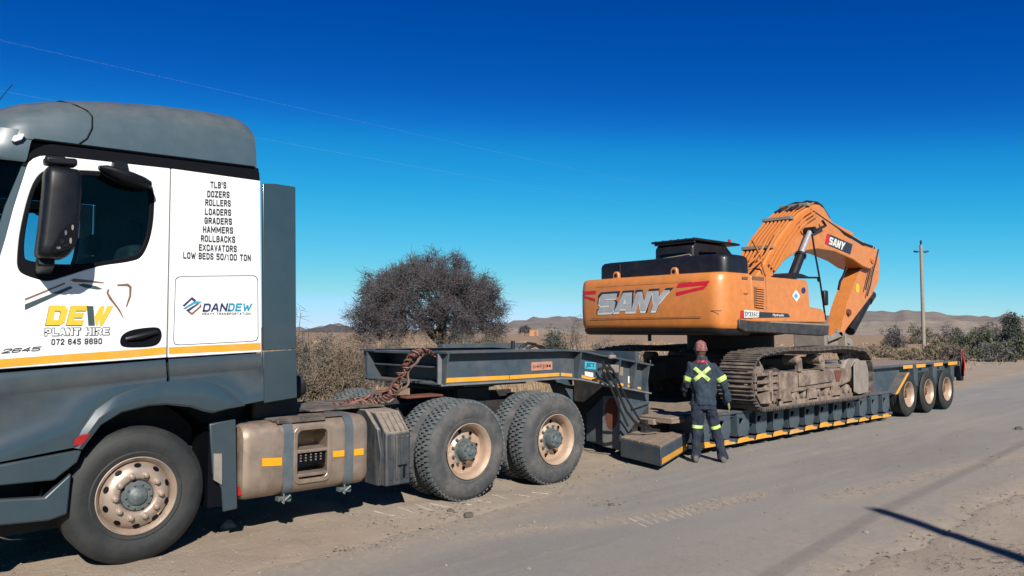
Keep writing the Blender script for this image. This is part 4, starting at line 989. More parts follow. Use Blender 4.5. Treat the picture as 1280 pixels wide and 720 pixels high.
# bed: main beams, side rail, outriggers
BX0, BX1, YB = 9.35, 16.35, 6.45
for y in (7.05, 2*TC-7.05):
    ob('main_beam', MB().box(8.9, 16.6, y-.05, y+.05, .17, .53), M['chassis'], R_, bevel=.006)
for s in (0, 1):
    fx = (lambda m: m) if s == 0 else tfar
    ob('side_rail', fx(MB().prism([(YB, .555), (YB, .585), (YB+.16, .585), (YB+.16, .50), (YB+.06, .50), (YB+.06, .555)], 'x', BX0, BX1)), M['trailer'], R_, bevel=.003)
    ob('bottom_rail', fx(MB().box(BX0, BX1, YB+.05, YB+.16, .115, .16)), M['trailer'], R_)
nb_ = 13; pitch = (BX1-.1-BX0)/nb_
br0 = None
M['dirtytape'] = mat('dirty amber tape', (.62, .33, .07), .6, 0, (.52, .43, .33), .9, 9.)
for s in (0, 1):
    for k in range(nb_):
        x = BX0+.03+k*pitch; wv = pitch*.64
        yy = YB if s == 0 else 2*TC-YB
        if br0 is None:
            b = MB().plate([(0, .245), (.03, .20), (wv-.07, .20), (wv, .29), (wv, .545), (0, .545)], [[(.05, .40), (.09, .375), (.16, .44), (.16, .475), (.05, .475)]], 'y', 0.0, .02)
            b.box(.0, .015, .02, .5, .2, .545).box(wv-.015, wv, .02, .5, .2, .545)
            b.box(.02, wv-.02, -.006, .0, .49, .515)
            br0 = ob('outrigger', b, M['trailer'], R_, bevel=.004, loc=(x, yy, 0))
            t = MB().prism([(.0, .118), (pitch*.9, .118), (pitch*.86, .15), (wv*.98, .165), (wv*.85, .20), (wv*.5, .205), (.05, .20), (.015, .165)], 'y', .0, .008)
            to = ob('amber_tape', t, M['yellow'], None); to.parent = br0
            t = MB().box(.06, .15, .1, .104, .37, .48); bo = ob('pocket_back', t, M['hose'], None); bo.parent = br0
            bo2 = ob('shadow_gap_web', MB().box(wv, pitch, .3, .31, .12, .54), M['chassis'], None); bo2.parent = br0; bo2.name = 'shade_gap_web'  # black web put in for the shade in the gap between outriggers
        else:
            o = inst(br0, R_, (x, yy, 0), (0, 0, 0 if s == 0 else math.pi))
            if s: o.location.x += wv
            tp_ = [q for q in o.children if q.name.startswith('amber_tape')][0]
            tp_.scale = (random.uniform(.88, 1.06), 1, random.uniform(.74, .98)); tp_.rotation_euler = (0, random.uniform(-.02, .02), 0)
            if k % 4 == 1 or k < 2:
                tp_.material_slots[0].link = 'OBJECT'; tp_.material_slots[0].material = M['dirtytape']
# deck planks of the bed
dk = MB().box(9.0, 16.45, 6.62, 2*TC-6.62, .50, .545); ob('deck_plate', dk, M['wood'], R_)
cr0 = None
for k in range(18):
    x = 9.2+k*.40
    if cr0 is None: cr0 = ob('deck_plank', MB().box(-.17, .17, -1.14, 1.14, 0, .03), M['wood'], R_, bevel=.006, loc=(x, TC, .547))
    else: inst(cr0, R_, (x, TC, .547), (0, 0, random.uniform(-.004, .004)))
ob('front_ledge', MB().box(8.95, 9.34, 6.9, 2*TC-6.9, .46, .545), M['wood'], R_, bevel=.01)
ob('chain_heap', MB().tube([(9.5+.22*math.sin(k*.9)+k*.012, 6.72+.05*math.cos(k*1.7), .60+.012*math.sin(k*2.2)) for k in range(30)], .022, 6), M['dusty'], R_)
# rear bogie frame
YR = 6.62
zr = 1.06
top0 = Y(1092, 460.5, YR); 
for s in (0, 1):
    fx = (lambda m: m) if s == 0 else tfar
    pan = MB().prism([(15.15, .56), (15.35, zr), (20.35, zr-.02), (20.35, .62), (16.75, .62), (16.6, .56)], 'y', YR, YR+.04)
    sw = ob('bogie_side', fx(pan), M['trailer'], R_, bevel=.004)
    ob('bogie_top_rail', fx(MB().box(15.35, 20.4, YR-.10, YR+.12, zr, zr+.03)), M['trailer'], R_, bevel=.004)
    a, b = Y(1121, 491, YR), Y(1135, 467.5, YR)
    a, b = Y(1119, 493, 6.44), Y(1134, 466, 6.44)
    ob('mudguard_edge', fx(MB().prism([(a[0], a[1]), (a[0]+.12, a[1]), (b[0]+.12, b[1]), (b[0], b[1])], 'y', 6.445, YR)), M['trailer'], sw)
    ob('amber_tape', fx(MB().prism([(a[0], a[1]), (a[0]+.12, a[1]), (b[0]+.12, b[1]), (b[0], b[1])], 'y', 6.436, 6.442)), M['yellow'], sw)
    for x0, x1 in ((b[0], b[0]+.5), (17.72, 18.25), (18.75, 19.3), (19.65, 20.25)):
        ob('amber_tape', fx(MB().box(x0, x1, YR-.106, YR-.101, zr-.045, zr+.028)), M['yellow'], sw)
    ob('rust_stain', fx(MB().prism([(15.3, .60), (15.75, .60), (15.68, .76), (15.5, .74), (15.33, .70)], 'y', YR-.006, YR)), M['rust'], sw)
    for x in (17.72, 18.84, 19.95): ob('spring_hanger', fx(MB().prism([(x-.10, .62), (x+.10, .62), (x+.14, zr), (x-.14, zr)], 'y', YR-.09, YR)), M['trailer'], sw)
ob('bogie_deck', MB().box(15.3, 20.4, YR+.13, 2*TC-YR-.13, zr-.03, zr+.02), M['wood'], R_)
ob('bogie_slope', MB().add([(15.2, YR+.05, .58), (15.2, 2*TC-YR-.05, .58), (15.4, 2*TC-YR-.05, zr), (15.4, YR+.05, zr)], [(0, 1, 2, 3)]), M['trailer'], R_, None)
tw = dual_wheel(R_, (17.13, 6.46, .475), M['rimcream'], R=.48, tread=False, dish=.16, hl=.075, hubm='rust', dust='tyre')
tw.scale = (.9, 1, .9)
for x in (18.25, 19.36):
    inst(tw, R_, (x, 6.46, .475), (0, random.uniform(0, 3), 0))
for x in (17.13, 18.25, 19.36):
    inst(tw, R_, (x, 2*TC-6.46, .475), (0, 0, math.pi))
    ob('axle', MB().tube([(x, TC-1.0, .475), (x, TC+1.0, .475)], .075, 12), M['chassis'], R_)
ob('tail_beam', MB().box(20.36, 20.46, 6.5, 2*TC-6.5, .7, 1.08), M['trailer'], R_, bevel=.01)
for y in (6.52, 2*TC-6.52): ob('tail_lamp', MB().box(20.30, 20.5, y-.06, y+.06, .62, .98), M['black'], R_, bevel=.02)
# red flag at the rear corner
fl = MB(); rows = []
for k in range(12):
    t = k/11; rows.append([(20.42+.02*math.sin(j*1.9+t*5)+(.22*t+.03)*(j/5-.4), 6.47-.03+.15*(j/5-.4)*(.25+t)*(1+.3*math.sin(t*6))+.02*math.sin(t*7+j), 1.36-.62*t-.03*j/5) for j in range(6)])
fl.grid(rows); fo = ob('warning_flag', fl, M['flag'], None, loc=None); fo.modifiers.new('thick', 'SOLIDIFY').thickness = .006
tag(fo, 'red cloth warning flag hanging on the rear corner of the low trailer', 'flag')
po = ob('flag_pole', MB().tube([(20.42, 6.47, .98), (20.42, 6.47, 1.38)], .012, 6), M['dusty'], R_)
# coiled air hoses between truck and trailer
hz = thing('coiled_air_hoses', 'tangle of red and brown coiled air hoses between the cab and the trailer neck', 'hoses', (4.6, 7.2, 1.05))
def helix(pts, r, turns, tr, ph):
    P = [Vector((Y(u, v, y)[0], y, Y(u, v, y)[1])) for u, v, y in pts]; out = []
    n = turns*10
    for i in range(n+1):
        t = i/n*(len(P)-1); k = min(int(t), len(P)-2); q = t-k
        p0, p1, p2, p3 = P[max(k-1, 0)], P[k], P[k+1], P[min(k+2, len(P)-1)]
        p = .5*((2*p1)+(-p0+p2)*q+(2*p0-5*p1+4*p2-p3)*q*q+(-p0+3*p1-3*p2+p3)*q**3)
        d = (P[k+1]-P[k]).normalized(); a = d.cross(Vector((0, 1, .2))).normalized(); b = d.cross(a)
        e = min(1, 6*min(i/n, 1-i/n))*(.65+.7*abs(noise.noise((i*.11, ph, 0)))); ang = 2*math.pi*i/10+ph+.8*noise.noise((i*.05, ph, 3))
        out.append(p+(a*math.cos(ang)+b*math.sin(ang))*r*e+Vector((noise.noise((i*.09, ph, 5)), noise.noise((i*.09, ph, 6)), noise.noise((i*.09, ph, 7))))*.035)
    return MB().tube(out, tr, 5)
for pts, r, tn, tr, m, ph in (([(402, 512, 7.3), (425, 507, 7.3), (446, 501, 7.25), (470, 498, 7.2), (492, 489, 7.1), (503, 470, 7.02), (512, 450, 6.98), (527, 440, 6.98), (545, 446, 7.05)], .045, 30, .009, 'redhose', 0),
                          ([(420, 510, 7.25), (450, 505, 7.2), (480, 500, 7.1), (498, 480, 7.0), (508, 455, 6.95), (522, 438, 6.95), (540, 442, 7.02)], .05, 20, .010, 'brownhose', 2),
                          ([(440, 506, 7.2), (463, 503, 7.15), (486, 496, 7.05), (500, 476, 6.96), (510, 450, 6.92), (526, 438, 6.92), (542, 440, 7.0)], .04, 12, .010, 'redhose', 4),
                          ([(452, 500, 7.2), (480, 503, 7.1), (505, 485, 6.97), (516, 458, 6.93), (530, 442, 6.95)], .02, 4, .014, 'brownhose', 1),
                          ([(430, 508, 7.2), (455, 497, 7.2), (485, 486, 7.1), (505, 462, 6.97), (520, 441, 6.93)], .02, 4, .014, 'redhose', 3)):
    ob('hose', helix(pts, r, tn, tr, ph), M[m], hz)
# ================================================================== excavator
EC = 7.85
ex = thing('excavator', 'orange crawler excavator with bold lettering on its counterweight, loaded on the trailer bed', 'excavator', (12.5, EC, .58))
ZD = .585
# ---- tracks
TY = (6.15, 6.75)
cx0, cx1, zc, rt = 10.82, 14.22, ZD+.455, .42
def loop_pt(s):
    """track centre line: bottom run, sprocket end, top run, idler end"""
    L = cx1-cx0; A = math.pi*rt; tot = 2*L+2*A; s = (s % 1)*tot
    if s < L: return (cx0+s, zc-rt, 1, 0)
    s -= L
    if s < A: a = -math.pi/2+s/rt; return (cx1+rt*math.cos(a), zc+rt*math.sin(a), -math.sin(a), math.cos(a))
    s -= A
    if s < L:
        t = s/L; z = zc+rt+.055*math.sin(math.pi*t)+.02*math.sin(3*math.pi*t)
        return (cx1-s, z, -1, -.055*math.pi/L*math.cos(math.pi*t)*-1*-1)
    s -= L; a = math.pi/2+s/rt; return (cx0+rt*math.cos(a), zc+rt*math.sin(a), -math.sin(a), math.cos(a))
NS = 48
shoe0 = None
for side in (0, 1):
    yc = (TY[0]+TY[1])/2 if side == 0 else 2*EC-(TY[0]+TY[1])/2
    for k in range(NS):
        x, z, tx, tz = loop_pt((k+.3)/NS); ang = math.atan2(tz, tx)
        if shoe0 is None:
            b = MB().box(-.088, .088, -.30, .30, -.012, .010)
            for gx in (-.065, .0, .065): b.prism([(gx-.013, -.012), (gx+.013, -.012), (gx+.006, -.040), (gx-.006, -.040)], 'y', -.30, .30)
            b.box(-.095, .095, -.11, -.05, .010, .075).box(-.095, .095, .05, .11, .010, .075)
            shoe0 = ob('track_shoe', b, M['track'], ex, None, loc=(x, yc, z)); shoe0.rotation_euler = (0, -ang, 0)
        else: inst(shoe0, ex, (x, yc, z), (0, -ang, 0))
    S = (lambda m: m) if side == 0 else (lambda m: m.xf(lambda p: (p.x, 2*EC-p.y, p.z)))
    y0 = TY[0]+.06
    fr = MB().prism([(10.95, .86), (11.0, 1.12), (11.5, 1.15), (13.75, 1.15), (13.95, 1.10), (13.95, .90), (13.6, .84), (11.3, .80)], 'y', y0+.06, y0+.42)
    fo = ob('track_frame', S(fr), M['trackframe'], ex, bevel=.02)
    pl = MB().prism([(12.0, .90), (12.0, 1.10), (13.25, 1.11), (13.2, .93)], 'y', y0+.03, y0+.06)
    ob('side_plate', S(pl), M['trackframe'], fo, bevel=.012)
    ob('rust_patch', S(MB().prism([(13.3, 1.12), (13.6, 1.12), (13.5, .92), (13.38, .92)], 'y', y0+.052, y0+.06)), M['rust'], fo)
    gd = MB().box(10.62, 11.35, y0+.02, y0+.10, 1.12, 1.17).box(10.60, 11.35, y0+.02, y0+.10, 1.0, 1.05).box(10.60, 11.35, y0+.02, y0+.10, .89, .94).box(10.60, 10.66, y0+.02, y0+.10, .84, 1.17).prism([(10.72, .70), (10.62, .84), (11.05, .88), (11.05, .68)], 'y', y0, y0+.06).box(11.0, 11.1, y0, y0+.12, .72, 1.2).box(11.3, 11.36, y0+.0, y0+.12, .74, 1.17)
    ob('idler_guard', S(gd), M['trackframe'], fo, bevel=.01)
    gd = MB().prism([(11.3, .62), (11.3, .70), (13.9, .70), (13.9, .62)], 'y', y0+.0, y0+.03)
    for x in (11.5, 12.35, 13.2): gd.prism([(x-.12, .66), (x+.2, .66), (x+.15, .86), (x-.05, .86)], 'y', y0+.0, y0+.05)
    ob('track_guide_guard', S(gd), M['trackframe'], fo, bevel=.008)
    for k in range(8):
        x = 11.2+k*.385
        ro = MB().lathe([(0, -.20), (.05, -.20), (.05, -.17), (.10, -.16), (.115, -.14), (.115, -.06), (.09, -.05), (.09, .05), (.115, .06), (.115, .14), (.05, .17), (.05, .2), (0, .2)], (x, y0+.24, .735), 'y', 18)
        ob('bottom_roller', S(ro), M['trackframe'], ex)
    for x in (12.02, 12.82):
        ro = MB().lathe([(0, -.19), (.045, -.19), (.05, -.17), (.085, -.15), (.085, .1), (0, .1)], (x, y0+.2, 1.335), 'y', 16)
        ro.prism([(x-.05, 1.15), (x+.08, 1.15), (x+.06, 1.34), (x-.03, 1.36)], 'y', y0+.02, y0+.10)
        ob('carrier_roller', S(ro), M['trackframe'], ex, bevel=.008)
    idl = MB().lathe([(0, -.09), (.12, -.10), (.13, -.06), (.32, -.05), (.36, -.06), (.37, 0), (.36, .06), (.32, .05), (0, .09)], (cx0, y0+.24, zc), 'y', 36)
    ob('idler', S(idl), M['trackframe'], ex)
    spk = MB(); n = 21; out = []
    for k in range(n*4): rr_ = .40 if k % 4 in (1, 2) else .345; a = 2*math.pi*k/(n*4); out.append((cx1+rr_*math.cos(a), zc+rr_*math.sin(a)))
    spk.prism(out, 'y', y0+.2, y0+.26); spk.lathe([(.0, -.02), (.16, -.02), (.20, .0), (.22, .03), (.27, .05), (.27, .16), (.30, .19), (.30, .25), (0, .25)], (cx1-.02, y0, zc), 'y', 32)
    so_ = ob('sprocket', S(spk), M['dusty'], ex)
    # drive cover plate
    ob('drive_cover', S(MB().prism([(13.9, .72), (14.1, .66), (14.5, .68), (14.52, 1.05), (14.42, 1.27), (14.05, 1.28), (13.92, 1.2)], 'y', y0-.03, y0-.005)), M['dusty'], so_, bevel=.02)
# ---- car body and slew ring
cb = MB().box(11.6, 13.4, 6.7, 2*EC-6.7, .95, 1.35).lathe([(.95, 1.35), (.95, 1.42), (.78, 1.5), (.78, 1.74), (.95, 1.76), (.95, 1.80)], (12.5, EC, 0), 'z', 40)
for sx in (-1, 1):
    for sy in (-1, 1): cb.bar((12.5+sx*.4, EC+sy*.5, 1.2), (12.5+sx*1.0, EC+sy*1.3, 1.0), .45, .35)
ob('car_body', cb, M['chassis'], ex, bevel=.01)
# ---- upper house
HN, HF = 6.36, 2*EC-6.36                      # near and far side planes
ZB, ZT = 1.855, 2.725
# counterweight
def cwx(y): t = (y-EC)/1.5; return 9.87+.085*t*t
prof = []                                     # (inset, z)
for i, z in ((.10, ZB-.02), (.045, ZB+.02), (.02, ZB+.08), (.008, ZB+.2), (.0, ZB+.33), (.0, 2.45), (.012, 2.58), (.03, ZT-.05), (.06, ZT-.015), (.11, ZT)): prof.append((i, z))
def cwrow(i, z):
    pts = []; rc = .26; hw = (HF-HN)/2
    pts.append((10.75, HN+i*.4, z))
    pts.append((cwx(HN)+rc+.02, HN+i*.6, z))
    for k in range(1, 9):
        a = rad(90*k/8); pts.append((cwx(HN+rc)+rc-(rc-i)*math.sin(a), HN+rc-(rc-i*.6)*math.cos(a), z))
    m = 20
    for k in range(1, m): y = HN+rc+(HF-HN-2*rc)*k/m; pts.append((cwx(y)+i, y, z))
    near = pts[:10]
    pts += [(p[0], 2*EC-p[1], p[2]) for p in reversed(near)]
    return pts
cw = MB().grid([cwrow(i, z) for i, z in prof]); n = len(cwrow(0, 0))
cw.f.append(list(range(n))); cw.f.append(list(range((len(prof)-1)*n, len(prof)*n)))
CW = ob('counterweight', cw, M['exodirty'], ex, sharp=50)
bm_ = MB().grid([cwrow(.16, ZB-.10), cwrow(.09, ZB-.085), cwrow(.055, ZB-.04), cwrow(.05, ZB+.005)]); bm_.f.append(list(range(n)))
ob('counterweight_base', bm_, M['exblack'], CW, sharp=50)
ob('painted_crease_shade', MB().grid([[(cwx(y)-.005, y, z) for y in [HN+.35+k*(HF-HN-.7)/12 for k in range(13)]] for z in (2.03, 2.042)]), M['brown'], CW)  # brown strip painted for the shade in a recessed line, surface stays uncut
ob('crease', MB().grid([[(cwx(y)-.004+abs(.0), y, z) for y in [HN+.5+k*(HF-HN-1.0)/12 for k in range(13)]] for z in (2.595, 2.602)]), M['exodirty'], CW)
for u in (771, 843.5):
    y, z = X(u, 356, 10.05)
    l = MB().prism([(y-.07, ZT-.03), (y+.07, ZT-.03), (y+.06, ZT+.08), (y+.03, ZT+.115), (y-.03, ZT+.115), (y-.06, ZT+.08)], 'x', 10.02, 10.08)
    lo = ob('lifting_lug', l, M['exo'], CW, bevel=.012)
    ob('lug_hole', MB().lathe([(0, 0), (.035, 0), (.035, .004)], (10.018, y, ZT+.045), 'x', 14), M['exblack'], lo)
def surfCW(off):
    def f(u, v):
        x = 9.9
        for _ in range(6): y, z = X(u, v, x); x = cwx(y)
        ins = 0
        for (i0, z0), (i1, z1) in zip(prof, prof[1:]):
            if z0 <= z <= z1: ins = i0+(i1-i0)*(z-z0)/(z1-z0)
        return (x+ins-off, y, z)
    return f
qs = [(748.5, 390.5), (826.5, 387.3), (837, 362.5), (751, 368)]
qo = [(747, 392.5), (828, 389.5), (839, 360.8), (749.5, 366)]
wd = [1.05, 1.12, .98, 1.0]
def grownq(q, d): return [(q[0][0]-d, q[0][1]+d), (q[1][0]+d, q[1][1]+d), (q[2][0]+d, q[2][1]-d), (q[3][0]-d, q[3][1]-d)]
ob('lettering', letters(MB(), 'SANY', qs, surfCW(.004), .07, wd, grow=.24), M['ink'], CW, None, recalc=False)
lo_ = [(u-1.0, v+2.6) for u, v in qs]
ob('lettering', letters(MB(), 'SANY', lo_, surfCW(.006), .07, wd, grow=.05), M['paper'], CW, None, recalc=False)
ob('lettering', letters(MB(), 'SANY', qs, surfCW(.009), .05, wd), M['silver'], CW, None, recalc=False)
for pts in ([(847.5, 354.2), (887, 350.8), (884, 356.5), (845.5, 359.8)], [(845, 365.5), (884, 356.6), (880, 361.5), (845.5, 370)],
            [(727, 364.3), (745, 363.3), (744.5, 367.5), (731, 368.2)], [(729.5, 369.6), (743.8, 373), (744.3, 377), (732.5, 372.8)]):
    ob('chevron', flat(pts, surfCW(.005)), M['redprint'], CW, None, recalc=False)
ob('tow_pin', MB().tube([(10.1, EC, ZB-.2), (10.1, EC, ZB-.02)], .03, 8), M['exblack'], CW)
ob('scrape', flat([(888, 388), (902, 388), (902, 389), (888, 389)], surfCW(.003)), M['brown'], CW, None)
# house body
def hpt(pts): return Yl(pts, HN)
hb = MB().prism([(10.76, 1.96), (10.76, 2.70), (12.55, 2.70), (12.62, 2.62), (12.66, 2.24), (13.1, 2.21), (13.2, 2.15), (13.24, 1.96)], 'y', HN, HN+.95)
HB = ob('house_side', hb, M['exo'], ex, bevel=.03, seg=3)
ob('house_far_side', MB().prism([(10.76, 1.96), (10.76, 2.68), (11.6, 2.68), (11.6, 1.96)], 'y', HF-1.0, HF), M['exo'], ex, bevel=.03)
ob('house_centre', MB().box(10.76, 12.5, HN+.96, HF-1.01, 1.96, 2.66), M['exo'], ex, bevel=.02)
ob('platform', MB().box(10.3, 13.5, HN+.1, HF-.1, 1.79, 1.95), M['exblack'], ex, bevel=.02)
sk = MB().prism(hpt([(922, 399), (940, 401.5), (1035, 406), (1034, 418.5), (1028, 420), (930, 414.5), (923, 411)]), 'y', HN-.03, HN+.08)
ob('skirt', sk, M['skirt'], ex, bevel=.02)
ob('skirt_lip', MB().prism(hpt([(960, 401.5), (1034, 405.2), (1034, 407.2), (960, 403.2)]), 'y', HN-.035, HN-.028), M['dusty'], ex)
SH = surfY(HN-.006)
# decal band
ob('decal_band', flat([(929, 388.5), (985, 392), (988, 396.5), (929, 398)], surfY(HN-.003)), M['ink'], HB, None)
ob('decal_red', flat([(926, 388), (929.5, 388.3), (928.5, 398), (925.5, 398)], SH), M['redprint'], HB, None)
ob('decal_white', flat([(930, 387.2), (949, 389), (948.5, 396.8), (930, 397.3)], surfY(HN-.004)), M['paper'], HB, None)
ptext('lettering', 'SY335C', [(931, 395.6), (948, 395.6), (948, 390.8), (931, 389.2)], SH, M['ink'], HB, .02)
ptext('lettering', 'Hydraulic', [(966, 396.2), (980, 396.4), (980, 392.6), (966, 391.8)], SH, M['paper'], HB, .02)
dm = [(994.8, 362), (1000.5, 370), (995.5, 377.5), (990, 369.5)]
ob('decal_diamond', flat(dm, SH), M['paper'], HB, None)
ob('decal_diamond', flat([(995+(u-995)*.5, 370+(v-370)*.45) for u, v in dm], surfY(HN-.009)), M['cyansticker'], HB, None)
ob('decal_round', flat([(1004.5+2.6*math.cos(k*.524), 363+4*math.sin(k*.524)) for k in range(12)], SH), M['navy'], HB, None)
# vents
ve = ob('vent', MB().prism(hpt([(942, 358), (955, 360), (955, 386.5), (942.5, 385)]), 'y', HN-.004, HN+.002), M['brown'], HB)
for k in range(9):
    v = 360+k*2.9; p = Yl([(944, v), (953.5, v+1.2)], HN)
    ob('louvre', MB().bar((p[0][0], HN-.012, p[0][1]), (p[1][0], HN-.012, p[1][1]), .03, .02), M['exo'], ve)
for q in ([(928, 345.5), (935, 346), (935, 349), (928, 348.5)], [(940, 345), (955, 346.5), (955, 351), (940, 349.5)], [(929, 366), (936, 366.5), (932.5, 369)]):
    ob('vent', flat(q, SH), M['brown'], HB, None)
# seams between the panels
for u in (957,):
    a, b = Y(u, 343, HN), Y(u+1, 388, HN); ob('panel_seam', MB().box(a[0]-.004, a[0]+.004, HN-.003, HN+.002, b[1], a[1]), M['brown'], HB)
# engine hood (black) and rear hood
def hump(x0, x1, y0, y1, z0, z1, r, name, m=M['exblack']):
    rows = []
    for i, z in ((0, z0), (0, z1-r), (r*.12, z1-r*.5), (r*.4, z1-r*.15), (r, z1)):
        rows.append([(x, y, z) for x, y in rr(x0+i, x1-i, y0+i, y1-i, .16)])
    mb = MB().grid(rows, close=True); n = len(rows[0]); mb.f.append(list(range(4*n, 5*n))); return ob(name, mb, m, ex, sharp=50)
hump(10.22, 10.98, HN+.12, HF-.25, ZT-.03, 3.03, .09, 'engine_hood')
ob('hood_seam', MB().box(10.2, 10.21, 8.55, 8.57, ZT, 2.98), M['skirt'], ex)
# operator's cab on the far side, with roof guard
CB = [(12.15, 2.70), (12.15, 3.44), (12.25, 3.535), (13.3, 3.535), (13.65, 3.3), (13.95, 2.5), (13.95, 1.96), (12.15, 1.96)]
cabo = ob('operator_cab', MB().prism(CB, 'y', 8.40, 9.30), M['exblack'], ex, bevel=.05, seg=3)
ob('cab_window', MB().prism([(12.35, 2.75), (12.35, 3.34), (12.95, 3.36), (12.95, 2.75)], 'y', 8.385, 8.398), M['windshield'], cabo)
ob('cab_window', MB().box(12.135, 12.148, 8.55, 9.15, 2.85, 3.32), M['windshield'], cabo)
ob('cab_window', MB().prism([(13.05, 2.5), (13.05, 3.36), (13.3, 3.36), (13.55, 3.2), (13.75, 2.5)], 'y', 8.385, 8.398), M['windshield'], cabo)
gd = MB().box(12.12, 13.7, 8.34, 9.36, 3.545, 3.585)
for k in range(6): gd.box(12.16, 13.65, 8.38+k*.18, 8.41+k*.18, 3.585, 3.60)
gd.box(12.14, 12.2, 8.36, 9.3, 3.50, 3.545)
ob('roof_guard', gd, M['exblack'], cabo, bevel=.01)
hr = MB().tube([Vector((*X(u, v, 11.7)[:1], 0)) and Vector((12.10, X(u, v, 12.1)[0], X(u, v, 12.1)[1])) for u, v in ((823, 328), (826, 324), (862, 318), (866, 322))], .015, 6)
ob('hand_rail', hr, M['dusty'], cabo)
# second hood step between cab and boom
hump(10.5, 10.95, HN+.5, 8.2, 3.0, 3.06, .03, 'upper_hood')
ob('beacon', MB().lathe([(.035, 0), (.035, .05), (.02, .07), (0, .075)], (13.45, 8.42, 3.60), 'z', 14), M['beacon'], ex)
# rails and mirror at the right front corner
def yp(u, v, y): x, z = Y(u, v, y); return (x, y, z)
for pts, r in (([(990, 350), (991, 347), (1022, 347), (1023, 352)], .017), ([(1015, 293), (1018, 312), (1024, 345), (1029, 378), (1032, 400)], .017)):
    ob('hand_rail', MB().tube([yp(u, v, HN+.05) for u, v in pts], r, 8), M['exblack'], ex)
a = Y(1030.5, 370, HN+.02); ob('mirror', MB().box(a[0]-.07, a[0]+.07, HN-.03, HN+.04, a[1]-.17, a[1]+.10), M['exblack'], ex, bevel=.03)
ob('battery_hatch', MB().prism(Yl([(974, 347), (980, 341.5), (990, 343), (1002, 347.5)], HN+.4), 'y', HN+.2, HN+.6), M['exblack'], ex, bevel=.02)
# ---- boom
YBN, YBF = 7.55, 8.15
b_up = [(921, 330), (930, 314), (939, 300), (955.5, 279), (966, 269.5), (978, 263), (994, 258.5), (1004, 258.5), (1014, 262), (1030.5, 276), (1055, 293), (1078, 306.5), (1094, 311)]
b_lo = [(1096, 317), (1092, 333), (1083, 337), (1064, 334), (1047, 326), (1025, 316), (1008, 312.5), (996, 315.5), (980.5, 326), (967, 344), (955, 366), (935, 366)]
def by(u, v, up):
    t = min(1, max(0, (u-975)/75)) if up else lerp_tab([(996, 1), (1008, .6), (1025, .45), (1047, .40), (1064, .55), (1083, .85), (1092, 1)], u)
    return Y(u, v, YBF+(YBN-YBF)*t)
B_OUT = [by(u, v, True) for u, v in b_up]+[by(u, v, False) for u, v in b_lo]
bo = MB().prism(B_OUT, 'y', YBN, YBF)
BO = ob('boom', bo, M['exo'], ex, bevel=.025)
# boom name plate
SB = lambda o: surfY(YBN-o)
ob('decal_band', flat([(1037, 293), (1041, 294.5), (1066, 305.5), (1063, 318), (1034, 306)], SB(.006)), M['ink'], BO, None)
ob('decal_red', flat([(1034, 291.8), (1037.5, 293.2), (1035.5, 306), (1031.5, 304.5)], SB(.008)), M['redprint'], BO, None)
ob('lettering', letters(MB(), 'SANY', [(1036, 305), (1054, 313), (1057, 303.6), (1037.5, 295.8)], SB(.010), .1), M['paper'], BO, None, recalc=False)
for u, v, r in ((1003, 283, .16), (1090, 324, .10), (950, 352, .14)):
    x, z = Y(u, v, YBN); ob('pivot_boss', MB().lathe([(r, -.03), (r, .02), (r*.9, -.035)][:2]+[], (x, YBN, z), 'y', 20).lathe([(0, -.045), (r*.55, -.045), (r*.6, -.03)], (x, YBN, z), 'y', 16), M['exo'], BO)
# boom pipes and hoses
B_TOP = [Vector((p[0], 0, p[1])) for p in B_OUT[:len(b_up)]]
def on_top(i0, i1, y, lift):
    out = []
    for i in range(i0, i1):
        d = (B_TOP[min(i+1, len(B_TOP)-1)]-B_TOP[max(i-1, 0)]).normalized(); n_ = Vector((-d.z, 0, d.x))
        out.append(B_TOP[i]+n_*lift+Vector((0, y, 0)))
    return out
for k in range(7):
    ob('pipe', MB().tube(on_top(0, 7, YBN+.05+k*.085, .03), .026, 7), M['orangehose'], BO)
for k in range(3):
    ob('pipe', MB().tube([q+Vector((.10+k*.09, 0, -.06-k*.05)) for q in on_top(0, 6, YBN-.035, 0)], .024, 7), M['orangehose'], BO)
for k in range(5):
    ob('hose', MB().tube(on_top(4, 10, YBN+.06+k*.12, .05+.03*(k % 2)), .030, 6), M['hose'], BO)
for i in (1, 3, 5):
    q = on_top(i, i+1, YBN, .05)[0]; ob('pipe_clamp', MB().box(q.x-.07, q.x+.07, YBN-.03, YBF, q.z-.03, q.z+.04), M['dusty'], BO, bevel=.01)
for pts in ([(921, 336), (935, 330), (945, 322), (952, 312), (958, 300)], [(925, 338), (940, 335), (948, 328), (957, 318), (966, 300), (975, 285)], [(940, 300), (950, 318), (953, 333), (957, 345)]):
    ob('hose', MB().tube([yp(u, v, YBN-.06) for u, v in pts], .022, 6), M['orangehose'], BO)
# arm cylinder on the boom's back
a = yp(1012, 266, EC); b = yp(1062, 293, EC); e = yp(1092, 312, EC)
ob('arm_cylinder', MB().tube([Vector(a)-Vector((0, 0, .06)), Vector(b)-Vector((0, 0, .02))], .085, 14), M['exodirty'], ex)
ob('arm_cylinder_rod', MB().tube([Vector(b)-Vector((0, 0, .02)), Vector(e)-Vector((0, 0, .02))], .045, 12), M['chrome'], ex)
for k, m_ in ((0, 'hose'), (1, 'orangehose'), (2, 'hose')):
    ob('hose', MB().tube([yp(u, v-1.5, YBN+.02+k*.12) for u, v in ((1012, 263), (1030, 275.5), (1055, 292.5), (1077, 305.5), (1090, 310))], .03, 6), M[m_], BO)
